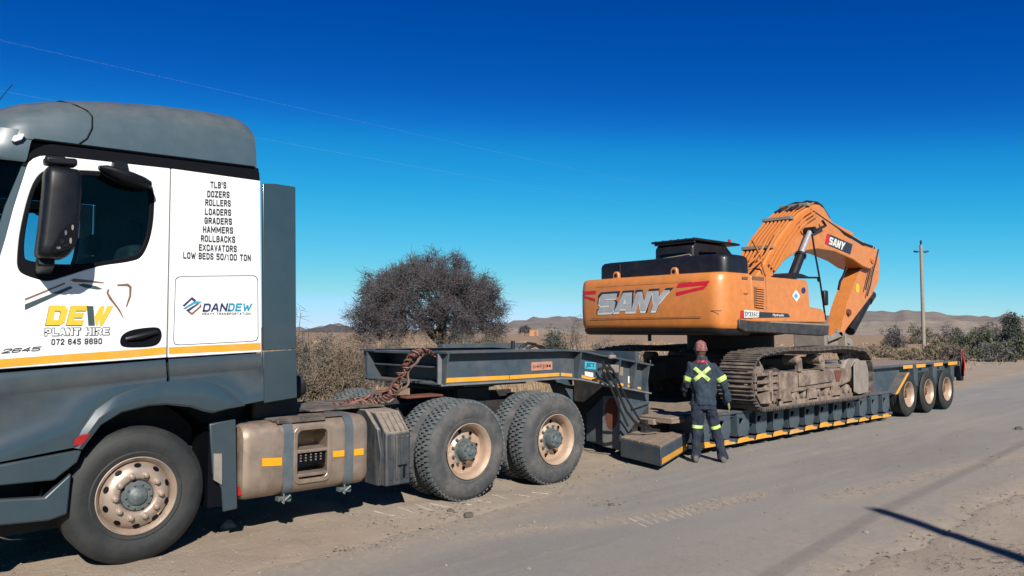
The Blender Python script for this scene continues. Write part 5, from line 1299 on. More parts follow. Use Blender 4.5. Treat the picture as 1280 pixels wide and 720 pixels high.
# boom lift cylinders
for y in (YBN-.16, YBF+.16):
    t, m_, l = yp(1013, 288, y), yp(1001, 318, y), yp(988, 352, y)
    ob('boom_cylinder_rod', MB().tube([t, m_], .055, 12), M['chrome'], ex)
    bc = MB().tube([m_, l], .095, 14).tube([Vector(m_)-Vector((0, .0, 0)), Vector(m_).lerp(Vector(l), .08)], .115, 14)
    ob('boom_cylinder', bc, M['exblack'], ex)
    ob('cylinder_pin', MB().tube([Vector(t)+Vector((0, -.10, 0)), Vector(t)+Vector((0, .14, 0))], .07, 14), M['exblack'], ex)
ob('hose', MB().tube([yp(u, v, YBN-.1) for u, v in ((1013, 289), (1022, 287), (1032, 282), (1028, 276))], .03, 7), M['hose'], BO)
# ---- stick
M['stickwear'] = mat('dusty worn orange', (.50, .22, .08), .7, 0, (.34, .25, .18), .7, 4.)
s_pts = [(1081, 306), (1095, 309.5), (1099, 323), (1098.5, 351), (1090, 368), (1078, 384), (1060, 408), (1050, 424), (1036, 428), (1030, 424), (1035, 401), (1039, 384), (1047, 362), (1057, 338), (1064, 335)]
sp_ = MB().prism([Y(u, v, YBF-.13 if i >= 9 else YBN+.13) for i, (u, v) in enumerate(s_pts)], 'y', YBN+.13, YBF-.13)
STK = ob('stick', sp_, M['exo'], ex, bevel=.025)
ob('warning_sticker', flat([(1072+2.6*math.cos(k*.7), 360+6*math.sin(k*.7)) for k in range(9)], surfY(YBN+.124)), M['gold'], STK, None)
x, z = Y(1059.5, 390.5, YBN+.13); ob('pin_boss', MB().lathe([(0, -.06), (.07, -.06), (.08, .0)], (x, YBN+.13, z), 'y', 14), M['rust'], STK)
ob('bucket_cylinder', MB().tube([yp(1083, 375, EC-.02), yp(1062, 414, EC-.02)], .12, 14), M['exblack'], ex)
ob('bucket_cylinder_gland', MB().tube([yp(1088, 368, EC-.02), yp(1083, 376, EC-.02)], .135, 14), M['hose'], ex)
for y in (YBN+.06, YBF-.06):
    ob('bucket_link', MB().bar(yp(1046, 413, y), yp(1062, 429, y), .05, .10), M['dusty'], ex, bevel=.01)
    ob('bucket_link', MB().bar(yp(1034, 424, y), yp(1052, 417, y), .05, .12), M['dusty'], ex, bevel=.01)
# grey carrier / coupler lying under the stick
cp = MB().tube([yp(1016, 427, EC), yp(1058, 430, EC)], .16, 16).box(yp(1013, 427, EC)[0]-.06, yp(1013, 427, EC)[0]+.06, EC-.35, EC+.35, 1.42, 1.78).box(yp(1040, 430, EC)[0]-.05, yp(1040, 430, EC)[0]+.05, EC-.33, EC+.33, 1.40, 1.74)
ob('coupler', cp, M['dusty'], ex, bevel=.015)
for pts in ([(1098, 312), (1094, 330), (1090, 345), (1088, 356), (1084, 370)], [(1093, 309), (1090, 328), (1086, 345), (1082, 362)]):
    ob('hose', MB().tube([yp(u, v, YBN+.06) for u, v in pts], .018, 6), M['hose'], STK)
ob('hose', MB().tube([yp(u, v, YBN+.1) for u, v in ((1058, 334), (1054, 345), (1050, 352), (1048, 362))], .03, 6), M['exblack'], STK)
# ================================================================== person
ZP = 10.7
pf = Vector((.77, .64, 0)).normalized(); pr = Vector((pf.y, -pf.x, 0)); pz = Vector((0, 0, 1))
def pp(u, v, fwd=0.): return W(u, v, ZP)+pf*fwd
base_p = pp(886, 577.5); base_p.z = 0
person = thing('person', 'person in navy work overalls with yellow reflective bands, standing beside the trailer step', 'person', tuple(base_p))
def ell(mb_rows, c, a, b, n=20, tilt=0):
    mb_rows.append([c+pr*(a*math.cos(2*math.pi*k/n))+pf*(b*math.sin(2*math.pi*k/n)) for k in range(n)])
def loft(secs, n=20):
    rows = []
    for c, a, b in secs: ell(rows, c, a, b, n)
    mb = MB().grid(rows, close=True); mb.f.append(list(range(n))); mb.f.append(list(range((len(rows)-1)*n, len(rows)*n))); return mb
def join(*ms):
    r = MB()
    for m in ms: r.add(m.v, m.f)
    return r
def remesh(name, mb, m, par, vox=.012, smooth=4, fold=0., label=None):
    t = bpy.data.objects.new('work', mb.mesh('work', m, None)); col.objects.link(t)
    r = t.modifiers.new('r', 'REMESH'); r.mode = 'VOXEL'; r.voxel_size = vox
    s = t.modifiers.new('s', 'SMOOTH'); s.iterations = smooth; s.factor = .5
    dg = bpy.context.evaluated_depsgraph_get(); dg.update(); me = bpy.data.meshes.new_from_object(t.evaluated_get(dg))
    bpy.data.objects.remove(t); me.name = name
    if fold:
        nn = [v.normal.copy() for v in me.vertices]
        for v, q in zip(me.vertices, nn):
            f = noise.fractal((v.co.x*9, v.co.y*9, v.co.z*5.5), 1., 2., 3); v.co += q*fold*f
    o0 = origin(par)
    for v in me.vertices: v.co -= o0
    me.shade_smooth(); me.materials.clear(); me.materials.append(m)
    o = bpy.data.objects.new(name, me); col.objects.link(o); o.parent = par; o['_o'] = tuple(o0)
    if label: o['label'] = label
    return o
M['skin'] = mat('skin', (.10, .052, .034), .5, var=.06)
M['jacket'] = mat('navy work jacket', (.012, .028, .048), .85, bump=.3, bscale=90, var=.2, vscale=6)
M['trouser'] = mat('navy work trousers', (.007, .015, .034), .85, bump=.3, bscale=90, var=.2, vscale=6)
M['hivis'] = mat('yellow reflective band', (.55, .80, .10), .5, var=.05)
M['band_silver'] = mat('silver reflective band', (.60, .66, .55), .4)
M['cap'] = mat('red patterned beanie', (.20, .038, .035), .9, 0, (.42, .32, .30), .8, 26., bump=.4)
M['boot'] = mat('dusty work boot', (.03, .03, .032), .7, 0, SAND, .5, 12.)
M['glove'] = mat('worn glove', (.22, .22, .10), .8, 0, (.1, .1, .07), .5, 30.)
head_c = pp(876, 436.5, .03)
neck = pp(876.5, 447)
shL, shR = pp(865.5, 457), pp(892, 457.5)
elL, elR = pp(857, 477, .02), pp(904, 479.5, -.03)
wrL, wrR = pp(857, 488, .17), pp(911, 502, .05)
hip = pp(880, 503)
hipL, hipR = pp(873, 506), pp(888, 506)
knL, knR = pp(871.5, 533, .02), pp(895, 534, .02)
anL, anR = pp(869.5, 571), pp(904, 572)
# body (one continuous surface)
hd = MB(); rows = []
for t, a, b, dz in ((0, .03, .035, -.115), (.1, .055, .07, -.105), (.25, .066, .088, -.07), (.5, .075, .098, 0), (.7, .074, .096, .045), (.85, .06, .08, .085), (1, .02, .03, .115)):
    ell(rows, head_c+pz*dz+pf*(.01 if t < .3 else 0), a, b)
hd.grid(rows, close=True); hd.f.append(list(range(20))); hd.f.append(list(range(120, 140)))
nose_ = MB().tube([head_c+pf*.09+pz*.03, head_c+pf*.118-pz*.02, head_c+pf*.095-pz*.03], [.008, .016, .012], 8)
ears = join(*[MB().tube([head_c+pr*s*.072+pz*.02, head_c+pr*s*.085-pz*.0, head_c+pr*s*.073-pz*.03], [.014, .02, .012], 8) for s in (-1, 1)])
nk = MB().tube([neck-pz*.06, head_c-pz*.06], [.062, .055], 14)
tor = loft([(hip-pz*.04, .15, .105), (hip+pz*.05, .14, .10), (pp(879, 488), .13, .095), (pp(878, 470), .155, .105), (pp(877, 458), .165, .10), (pp(876.5, 451), .10, .075)])
def limb(pts, rs, n=14): return MB().tube(pts, rs, n)
armL = limb([shL, elL, wrL], [.048, .038, .028]); armR = limb([shR, elR, wrR], [.048, .038, .028])
legL = limb([hipL, knL, anL-pz*.02], [.075, .052, .04]); legR = limb([hipR, knR, anR-pz*.02], [.075, .052, .04])
def hand(wr, d, side, thumb):
    d = d.normalized(); sd = (pf*.9+pr*.1); sd = (sd-d*sd.dot(d)).normalized(); out = []
    palm = wr+d*.055
    nrm_ = d.cross(sd).normalized()
    out.append(MB().add([wr+d*t*.10+sd*s*.036*(1 if t > .3 else .8)+nrm_*q*.014 for t in (0, .5, 1) for s, q in ((-1, -1), (1, -1), (1, 1), (-1, 1))],
               [(0, 1, 2, 3), (8, 9, 10, 11)]+[(i+4*j, (i+1) % 4+4*j, (i+1) % 4+4*j+4, i+4*j+4) for j in (0, 1) for i in range(4)]))
    for k, ln in enumerate((.062, .072, .068, .052)):
        b = wr+d*.095+sd*(.027-.018*k); cu = nrm_*(-side)
        out.append(MB().tube([b-d*.01, b+d*ln*.45+cu*.004, b+d*ln*.8+cu*.018, b+d*ln*.92+cu*.036], [.0095, .009, .0082, .0065], 8))
    b = wr+d*.035+sd*.034
    out.append(MB().tube([b, b+sd*.022+d*.022, b+sd*.028+d*.05, b+sd*.022+d*.072-nrm_*side*.008], [.012, .011, .0095, .007], 8))
    return join(*out)
hR = hand(wrR, Vector((0, 0, -1))+pr*.12, 1, 1); hL = hand(wrL, pf*.8-pz*.6, -1, 1)
body = remesh('body', join(hd, nose_, ears, nk, tor, armL, armR, legL, legR), M['skin'], person, .010, 3)
for h_ in (hR, hL): remesh('glove', h_, M['glove'], person, .0045, 2)
# clothing
jk = loft([(hip-pz*.035, .178, .125), (hip+pz*.0, .176, .126), (hip+pz*.06, .165, .12), (pp(879, 488), .163, .118), (pp(878, 471), .178, .122), (pp(877.3, 461), .175, .112), (pp(877, 454.5), .135, .09), (pp(876.5, 449.5), .085, .075), (pp(876.5, 446.5), .07, .068)])
slL = limb([shL+pr*.05-pz*.02, shL, shL.lerp(elL, .5), elL, elL.lerp(wrL, .5), wrL], [.058, .066, .062, .058, .052, .048])
slR = limb([shR-pr*.05-pz*.02, shR, shR.lerp(elR, .5), elR, elR.lerp(wrR, .5), wrR], [.058, .066, .062, .058, .052, .048])
jacket = remesh('jacket', join(jk, slL, slR), M['jacket'], person, .011, 4, .032)
tq = loft([(hip+pz*.05, .15, .105), (hip-pz*.03, .165, .118), (hip-pz*.09, .165, .115)])
def leg(h, k, a): return limb([h+pz*.02, h-pz*.05, h.lerp(k, .5), k, k.lerp(a, .45), a.lerp(k, .12), a-pz*.015], [.085, .092, .083, .07, .066, .064, .07])
trousers = remesh('trousers', join(tq, leg(hipL, knL, anL), leg(hipR, knR, anR)), M['trouser'], person, .011, 4, .030)
for a in (anL, anR):
    t = a-pz*.0; z0 = Vector((a.x, a.y, 0))
    b = MB(); rows = []
    for q, w_, hh in ((-.085, .030, .05), (-.07, .040, .10), (-.02, .044, .115), (.05, .046, .085), (.12, .048, .06), (.165, .038, .045), (.185, .018, .03)):
        rows.append([z0+pf*q+pr*(w_*math.cos(al))+pz*(hh/2+hh/2*math.sin(al)) for al in [2*math.pi*j/14 for j in range(14)]])
    b.grid(rows, close=True); b.f.append(list(range(14))); b.f.append(list(range(6*14, 7*14)))
    b2 = MB().tube([z0+pz*.06-pf*.02, t+pz*.03], [.05, .052], 12)
    remesh('boot', join(b, b2), M['boot'], person, .009, 2)
cp_ = MB(); rows = []
for dz, a, b in ((-.03, .080, .104), (-.015, .086, .110), (.02, .086, .108), (.055, .080, .102), (.09, .066, .085), (.115, .042, .055), (.128, .012, .016)): ell(rows, head_c+pz*dz-pf*.004, a, b, 24)
cp_.grid(rows, close=True); cp_.f.append(list(range(24))); cp_.f.append(list(range(144, 168)))
cap = remesh('beanie', cp_, M['cap'], person, .010, 2, .008)
# reflective bands, laid onto the cloth
def bvh(o): return BVHTree.FromPolygons([v.co+base_p for v in o.data.vertices], [list(p.vertices) for p in o.data.polygons])
bj, bt = bvh(jacket), bvh(trousers)
def band(tree, a, b, t0, t1, name, m, off=.004):
    d = (b-a).normalized(); u = d.cross(pf).normalized(); w_ = d.cross(u); rows = []
    for t in (t0, (t0+t1)/2, t1):
        c = a.lerp(b, t); r = []
        for k in range(22):
            al = 2*math.pi*k/22; dr = u*math.cos(al)+w_*math.sin(al); h = tree.ray_cast(c, dr, .12)
            r.append(c+dr*((h[3] if h[0] is not None else .07)+off))
        rows.append(r)
    return ob(name, MB().grid(rows, close=True), m, None if False else person, 60)
for (a, b, tree, t0, t1) in ((shR, elR, bj, .62, .86), (shL, elL, bj, .68, .92), (knL, hipL, bt, -.06, .08), (knR, hipR, bt, -.04, .10)):
    o = band(tree, a, b, t0, t1, 'reflective_band', M['hivis']); band(tree, a, b, t0+(t1-t0)*.40, t0+(t1-t0)*.60, 'band_stripe', M['band_silver'], .006)
def strip_on(tree, p0, p1, w_, name, m, off):
    d = (p1-p0).normalized(); sd = d.cross(pf).normalized(); rows = []
    for k in range(15):
        c = p0.lerp(p1, k/14); r = []
        for s in (-1, -.5, 0, .5, 1):
            q = c+sd*s*w_/2; h = tree.ray_cast(q-pf*.5, pf, 1.0); r.append((h[0] if h[0] is not None else q)-pf*off)
        rows.append(r)
    return ob(name, MB().grid(rows), m, person, None)
for p0, p1 in ((pp(867.5, 459.5), pp(885.5, 474.5)), (pp(886, 459), pp(867.5, 474.5))):
    strip_on(bj, p0, p1, .05, 'reflective_cross', M['hivis'], .006); strip_on(bj, p0, p1, .012, 'band_stripe', M['band_silver'], .009)
for k in range(6): strip_on(bj, pp(870.5+k*2.2, 451.6), pp(872+k*2.2, 451.4), .028, 'back_print', M['redprint'], .004)
# ================================================================== trees, shrubs, grass, stones
M['bark'] = mat('grey bark', (.085, .068, .058), .9, var=.3, vscale=12)
M['twig'] = mat('grey brown twigs', (.105, .088, .082), .9, var=.35, vscale=3)
M['twigdark'] = mat('dark twigs', (.062, .055, .060), .9, var=.3, vscale=3)
M['twigtan'] = mat('dry tan twigs', (.17, .125, .09), .9, var=.3, vscale=3)
M['leafgrey'] = mat('grey olive leaves', (.098, .088, .092), .9, var=.4, vscale=2)
M['leafolive'] = mat('dry olive leaves', (.135, .128, .07), .9, var=.4, vscale=2)
M['leafgreen'] = mat('green shrub leaves', (.085, .105, .05), .8, var=.4, vscale=2)
M['leafdark'] = mat('dark green leaves', (.04, .055, .038), .8, var=.4, vscale=2)
M['leafblue'] = mat('blue grey leaves', (.095, .10, .082), .8, var=.4, vscale=2)
M['straw'] = mat('dry grass', (.42, .30, .17), .9, var=.3, vscale=.8)
M['pole'] = mat('weathered wooden pole', (.30, .255, .21), .85, var=.2, bump=.3)
M['stone'] = mat('dusty stone', (.30, .25, .205), .9, var=.35, vscale=9, bump=.4)
M['stonedark'] = mat('dark clod', (.10, .08, .065), .95, var=.3, vscale=9, bump=.4)
rnd = random.Random(11)
def rv(r=rnd):
    while 1:
        v = Vector((r.uniform(-1, 1), r.uniform(-1, 1), r.uniform(-1, 1)))
        if .05 < v.length < 1: return v.normalized()
def stick(mb, a, b, r0, r1): 
    d = (b-a).normalized(); u = d.orthogonal().normalized(); w_ = d.cross(u); o = len(mb.v)
    for p, r in ((a, r0), (b, r1)):
        for k in range(3): al = 2.094*k; mb.v.append(p+(u*math.cos(al)+w_*math.sin(al))*r)
    for k in range(3): mb.f.append([o+k, o+(k+1) % 3, o+3+(k+1) % 3, o+3+k])
def leaf(mb, p, s, r=rnd):
    d = rv(r); e = d.orthogonal().normalized(); e = (Matrix.Rotation(r.uniform(0, 6.28), 3, d) @ e); o = len(mb.v)
    mb.v += [p-d*s-e*s*.2, p+e*s*.5, p+d*s, p-e*s*.5]; mb.f.append([o, o+1, o+2, o+3])
def dome_tree(name, label, base, C, ax, up, dn, lean, ncl, ntw, nlf, tw, lf, tr=.11, seed=1, group=None, tws=.5, rt=.009):
    r = random.Random(seed)
    root = thing(name, label, 'tree', tuple(base), group)
    base = Vector(base); C = Vector(C)
    tr_mb = MB(); fork = base.lerp(C, .42)+Vector(lean)
    tr_mb.tube([base-Vector((0, 0, .2)), base.lerp(fork, .5)+Vector((.06, .04, 0)), fork], [tr*1.25, tr, tr*.8], 8)
    limbs = []; nodes = []
    for k in range(11):
        az = 2*math.pi*k/11+r.uniform(-.25, .25); el = r.uniform(.15, 1.3)
        e = C+Vector((math.cos(az)*math.cos(el)*ax[0]*.66, math.sin(az)*math.cos(el)*ax[1]*.66, math.sin(el)*up*.62))
        m1 = fork.lerp(e, .33)+rv(r)*.14+Vector((0, 0, .12)); m2 = fork.lerp(e, .68)+rv(r)*.2+Vector((0, 0, .18))
        tr_mb.tube([fork, m1, m2, e], [tr*.62, tr*.45, tr*.3, tr*.14], 6); nodes += [fork.lerp(m1, .6), m1, m1.lerp(m2, .5), m2, m2.lerp(e, .5), e]
    twm = MB(); lfm = MB()
    for k in range(ncl):
        az = r.uniform(0, 2*math.pi); s = r.uniform(-.35, 1); rho = r.uniform(.42, 1)**.55
        hor = math.sqrt(max(0, 1-max(0, s)**2)); 
        bulge = 1+.20*nz(math.cos(az)*2+s, math.sin(az)*2, 1.5, seed)+.10*nz(math.cos(az)*5, math.sin(az)*5+s*4, 1.0, seed+9)+.05*r.uniform(-1, 1)
        p = C+Vector((math.cos(az)*hor*ax[0]*rho*bulge, math.sin(az)*hor*ax[1]*rho*bulge, (s*up if s > 0 else s*dn*(rho**2)/.35)*rho*bulge))
        nd = min(nodes, key=lambda q: (q-p).length); mm = nd.lerp(p, .5)+rv(r)*.10+Vector((0, 0, .08))
        tr_mb.tube([nd, mm, p], [tr*.16, tr*.10, tr*.05], 4, cap=False)
        outd = (p-C).normalized()
        for j in range(ntw):
            a = p+rv(r)*r.uniform(0, .32); d = (rv(r)*.9+outd*.55+Vector((0, 0, .1))).normalized(); L = r.uniform(.16, tws)
            b = a+d*L*.5; c_ = b+(d+rv(r)*.7).normalized()*L*.55
            stick(twm, a, b, rt, rt*.8); stick(twm, b, c_, rt*.8, rt*.35)
        for j in range(nlf): leaf(lfm, p+rv(r)*r.uniform(0, .40), r.uniform(.016, .034), r)
    ob('trunk', tr_mb, M['bark'], root, 60, recalc=False)
    cr = ob('crown', twm, tw, root, None, recalc=False, kind=None)
    ob('leaves', lfm, lf, cr, None, recalc=False, kind='stuff')
    return root
tb = at(563, 30); tc_ = at(535, 30)
dome_tree('thorn_tree', 'wide grey leafless thorn tree rising above the trailer neck', (tb[0], tb[1], 0), (tc_[0], tc_[1], 2.35), (2.95, 2.8), 2.35, 1.15, (.15, 0, .1), 560, 34, 90, M['twigdark'], M['leafgrey'], .13, 4, tws=.5)
def bush(label, u, Z, w_, h, tw, lf, ntw, nlf, ls=.03, seed=1, z0=0, d_=None, group='shrubs behind the vehicles', name='shrub', cl=60, rt=.008):
    r = random.Random(seed*77+int(u)); x, y = at(u, Z); root = thing(name, label, 'shrub', (x, y, z0), group)
    b0 = Vector((x, y, z0)); d_ = d_ or w_*.8; st = MB(); fl = MB(); cs = []
    for k in range(cl):
        az = r.uniform(0, 6.283); s = r.uniform(0.05, 1); rho = r.uniform(.25, 1)**.5
        hor = math.sqrt(max(0, 1-(s*.95)**2)); bl = 1+.25*nz(math.cos(az)*1.5, math.sin(az)*1.5+s, 1.2, seed)
        cs.append(b0+Vector((math.cos(az)*hor*w_/2*rho*bl, math.sin(az)*hor*d_/2*rho*bl, s*h*(.35+.65*rho)*bl)))
    for p in cs:
        q = b0+Vector((r.uniform(-.12, .12)*w_, r.uniform(-.12, .12)*w_, 0)); m_ = q.lerp(p, .55)+rv(r)*.08*h
        st.tube([q, m_, p], [rt*2.2, rt*1.6, rt], 3, cap=False)
        for j in range(ntw):
            a = p+rv(r)*r.uniform(0, .17)*h; dd = (rv(r)+Vector((0, 0, .35))).normalized(); L = r.uniform(.10, .26)*h; stick(st, a, a+dd*L, rt, rt*.3)
        for j in range(nlf): leaf(fl, p+rv(r)*r.uniform(0, .19)*h, r.uniform(.5, 1.1)*ls, r)
    ob('stems', st, tw, root, None, recalc=False); ob('foliage', fl, lf, root, None, recalc=False)
    return root
bush('tall dry olive bush beside the rear edge of the truck cab', 392, 19, 1.9, 1.75, M['twig'], M['leafolive'], 14, 45, .035, 1, cl=90)
bush('dry brown bush between the cab and the trailer neck', 428, 18.5, 1.7, 1.6, M['twigtan'], M['leafolive'], 16, 36, .033, 2, cl=90)
bush('low grey twiggy bush spreading under the thorn tree', 470, 24, 2.4, 1.35, M['twigdark'], M['leafgrey'], 16, 20, .035, 3, cl=70)
bush('tan dry scrub at the foot of the thorn tree', 520, 26, 3.0, 1.6, M['twigtan'], M['leafolive'], 14, 24, .035, 4, cl=80)
bush('olive green bush right of the thorn tree trunk', 588, 27, 1.9, 1.9, M['twigdark'], M['leafgreen'], 8, 34, .04, 5, cl=70)
bush('pale tan scrub behind the trailer neck', 622, 29, 2.0, 1.7, M['twigtan'], M['leafolive'], 12, 20, .04, 6, cl=60)
bush('round dark green shrub beyond the trailer neck', 693, 27, 1.25, 1.9, M['twigdark'], M['leafdark'], 6, 60, .045, 7, cl=70)
bush('sparse purple grey scrub below the counterweight', 752, 29, 1.9, 1.55, M['twig'], M['leafgrey'], 18, 8, .03, 8, cl=60)
bush('thin bare scrub beyond the excavator', 790, 31, 2.2, 1.5, M['twigtan'], M['leafgrey'], 16, 8, .03, 9, cl=50)
bush('bare twiggy sapling behind the cab fairing', 374, 23, .9, 2.5, M['twig'], M['leafgrey'], 8, 2, .03, 10, cl=24)
bush('bare sapling left of the counterweight', 716, 33, .8, 2.5, M['twig'], M['leafgrey'], 8, 2, .03, 12, cl=22)
k_ = 0
for lab, u, Z, w_, h, tw, lf, nt, nl, ls in (
    ('dark umbrella shaped bush on the slope beyond the trailer tail', 1117, 75, 3.0, 2.3, 'twigdark', 'leafgrey', 12, 24, .10),
    ('dry brown scrub behind the bogie wheels', 1098, 50, 3.2, .9, 'twigtan', 'leafolive', 10, 14, .07),
    ('brown scrub left of the power pole base', 1135, 46, 2.4, .8, 'twigtan', 'leafolive', 10, 16, .07),
    ('olive scrub right of the power pole base', 1172, 47, 2.6, 1.35, 'twigtan', 'leafolive', 8, 26, .08),
    ('broad green bush beyond the road bend', 1214, 50, 4.0, 1.8, 'twigdark', 'leafgreen', 6, 60, .10),
    ('darker green bush beside the broad green one', 1252, 52, 3.0, 1.75, 'twigdark', 'leafdark', 6, 60, .10),
    ('blue grey low shrub by the road bend', 1243, 45, 3.0, 1.15, 'twig', 'leafblue', 8, 40, .08),
    ('dry grey scrub at the verge beyond the trailer flag', 1192, 43, 2.0, 1.0, 'twigtan', 'leafgrey', 10, 20, .07),
    ('green bush at the road bend edge', 1285, 48, 4.0, 1.9, 'twigdark', 'leafgreen', 6, 50, .10),
    ('grey scrub on the rise above the green bushes', 1190, 85, 4.6, 2.3, 'twig', 'leafgrey', 12, 24, .12),
    ('brown scrub on the rise behind the green bushes', 1232, 90, 5.0, 2.7, 'twig', 'leafgrey', 12, 24, .12),
    ('tall dark spiky plant on the rise', 1263, 80, 1.9, 4.0, 'twigdark', 'leafdark', 8, 60, .16),
    ('olive scrub far along the rise', 1150, 95, 4.5, 2.6, 'twig', 'leafolive', 10, 24, .13)):
    k_ += 1; bush(lab, u, Z, w_, h, M[tw], M[lf], nt, nl, ls, 20+k_, group='shrubs beyond the trailer tail', cl=60, rt=.014)
# grass: nobody could count it
gr_ = MB(); r = random.Random(5)
for k in range(9000):
    u = r.uniform(-500, 1500); Z = 15+85*r.random()**1.6
    x, y = at(u, Z)
    if y < edge_far(x)+2.2: continue
    if nz(x, y, .25, 3) < -.12: continue
    hgt = r.uniform(.12, .38); gz = ground_h(x, y)
    for j in range(9):
        a = r.uniform(0, 6.28); b = Vector((x+r.uniform(-.15, .15), y+r.uniform(-.15, .15), gz-.02)); tip = b+Vector((math.cos(a)*.12, math.sin(a)*.12, hgt*r.uniform(.6, 1.1))); o = len(gr_.v)
        wv = .006+Z*.00025; sd = Vector((-math.sin(a), math.cos(a), 0))*wv
        gr_.v += [b-sd, b+sd, tip]; gr_.f.append([o, o+1, o+2])
go_ = ob('dry_grass', gr_, M['straw'], None, None, recalc=False, kind='stuff'); tag(go_, 'dry straw coloured grass over the field behind the vehicles', 'grass')
# gravel
gv = MB(); r = random.Random(9)
def pebble(mb, c, s, r):
    o = len(mb.v)
    for d in ((1, 0, 0), (-.5, .8, 0), (-.5, -.8, 0), (.2, .2, .75), (-.3, -.1, .7), (0, 0, -.5)):
        mb.v.append(Vector(c)+Vector((d[0]*s*r.uniform(.7, 1.3), d[1]*s*r.uniform(.7, 1.3), d[2]*s*r.uniform(.6, 1.1))))
    for f in ((0, 1, 3), (1, 4, 3), (1, 2, 4), (2, 0, 4), (0, 3, 4), (0, 2, 5), (2, 1, 5), (1, 0, 5)): mb.f.append([o+i for i in f])
for k in range(14000):
    if k % 3 == 0: x, y = r.uniform(3.5, 14), r.uniform(.6, 3.2)
    elif k % 3 == 1: x, y = r.uniform(-.5, 9), r.uniform(5.0, 9)
    else: x, y = r.uniform(.5, 22), r.uniform(2.4, 9.5)
    d = min(y-edge_near(x), edge_far(x)-y)
    if d > .5 and r.random() < .80: continue
    if abs(nz(x, y, .9, 6)) < .10 and r.random() < .7: continue
    s = .004+.016*r.random()**4; pebble(gv, (x, y, max(ground_h(x, y), .0 if d > 0 else -1)+s*.15), s, r)
for pts, n_ in (((G(560, 668), G(700, 657), G(860, 640), G(960, 615)), 420), ((G(1020, 622), G(1130, 602), G(1240, 582)), 260), ((G(420, 690), G(520, 676)), 160)):
    for k in range(n_):
        i = r.randrange(len(pts)-1); t = r.random(); x = pts[i][0]*(1-t)+pts[i+1][0]*t+r.gauss(0, .10); y = pts[i][1]*(1-t)+pts[i+1][1]*t+r.gauss(0, .08)
        s = .004+.014*r.random()**3; pebble(gv, (x, y, .008), s, r)
for k in range(220):
    x, y = r.uniform(.8, 17), r.uniform(1.2, 6.6); s = .009+.022*r.random()**3; pebble(gv, (x, y, .008), s, r)
gvo = ob('gravel', gv, M['stone'], None, None, recalc=False, kind='stuff'); tag(gvo, 'scattered small gravel on the road edges', 'gravel')
# cleat prints of pale dust
cl_ = MB(); r = random.Random(3)
def cleat(u0, v0, u1, v1, w_=.02, h=.006):
    a, b = G(u0, v0), G(u1, v1); a = Vector((*a, 0)); b = Vector((*b, 0)); d = (b-a).normalized(); s = Vector((-d.y, d.x, 0)); rows = []
    for k in range(5):
        t = k/4; c_ = a.lerp(b, t); z = max(ground_h(c_.x, c_.y), .008 if edge_far(c_.x)-c_.y > .1 else -1)
        ww = w_*(.4+.6*math.sin(math.pi*(.12+.76*t)))*r.uniform(.7, 1.2)
        rows.append([c_-s*ww+Vector((0, 0, z-.003)), c_+Vector((0, 0, z+h)), c_+s*ww+Vector((0, 0, z-.003))])
    cl_.grid(rows)
for k in range(9): cleat(470+k*24+r.uniform(-5, 5), 640-k*3.3+r.uniform(-2, 2), 494+k*24, 646-k*3.6, .014, .004)
for k in range(16): cleat(798+k*9.5, 655-k*2.45, 808+k*9.5+r.uniform(-2, 2), 660-k*2.45+r.uniform(-1, 1), .012, .004)
for k in range(13): cleat(775+k*9.5, 650-k*2.2, 786+k*9.5+r.uniform(-2, 2), 656-k*2.2+r.uniform(-1, 1), .011, .004)
clo = ob('cleat_prints', cl_, M['paledust'] if 'paledust' in M else mat('pale dust', (.47, .40, .325), .95, var=.15), None, None, recalc=False, kind='stuff'); tag(clo, 'rows of pale dust cleat prints pressed on the road edge', 'tracks')
# single stones and clods
def rock(u, v, s, m, label, name='stone', fl=.6):
    r = random.Random(int(u*7)); x, y = G(u, v); bm = bmesh.new(); bmesh.ops.create_icosphere(bm, subdivisions=2, radius=s)
    for q in bm.verts: f = 1+.45*noise.noise(q.co*(1.6/s)+Vector((u, v, 0))); q.co = Vector((q.co.x*f*1.2, q.co.y*f, q.co.z*f*fl))
    me = bpy.data.meshes.new(name); bm.to_mesh(me); bm.free(); me.materials.append(m)
    o = bpy.data.objects.new(name, me); col.objects.link(o); o.location = (x, y, s*.3); tag(o, label, 'stone')
rock(586, 645, .045, M['stonedark'], 'dark clod of earth among twigs ahead of the rear wheels', 'clod')
rock(563, 639, .03, M['stonedark'], 'small dark clod beside the larger clod and twigs', 'clod')
rock(1274, 537, .07, M['stonedark'], 'dark stone lying on the far lane of the road', 'stone')
rock(764, 632, .03, M['stonedark'], 'small dark clod on the road below the rear wheels', 'clod')
rock(1082, 666, .022, M['stone'], 'small pale stone beside the long pole shadow', 'stone')
rock(285, 660, .06, M['stone'], 'angular pale stone just behind the front wheel', 'stone', .9)
rock(524, 610, .05, M['stone'], 'pale stone at the foot of the rear wheels', 'stone', .8)
# leaf litter
lt = MB(); r = random.Random(8)
for cx_, cy_, n_, su, sv in ((560, 638, 60, 22, 6), (765, 631, 24, 16, 4), (470, 655, 30, 24, 5), (1262, 700, 90, 26, 14), (1180, 705, 50, 30, 8), (940, 560, 5, 20, 5)):
    for k in range(n_):
        x, y = G(cx_+r.gauss(0, su), cy_+r.gauss(0, sv)); p = Vector((x, y, .012)); d = rv(r); d.z *= .25; stick(lt, p, p+d*r.uniform(.02, .06), .003, .0015)
lo = ob('leaf_litter', lt, M['bark'], None, None, recalc=False, kind='stuff'); tag(lo, 'scattered dry twig litter on the road shoulder', 'litter')
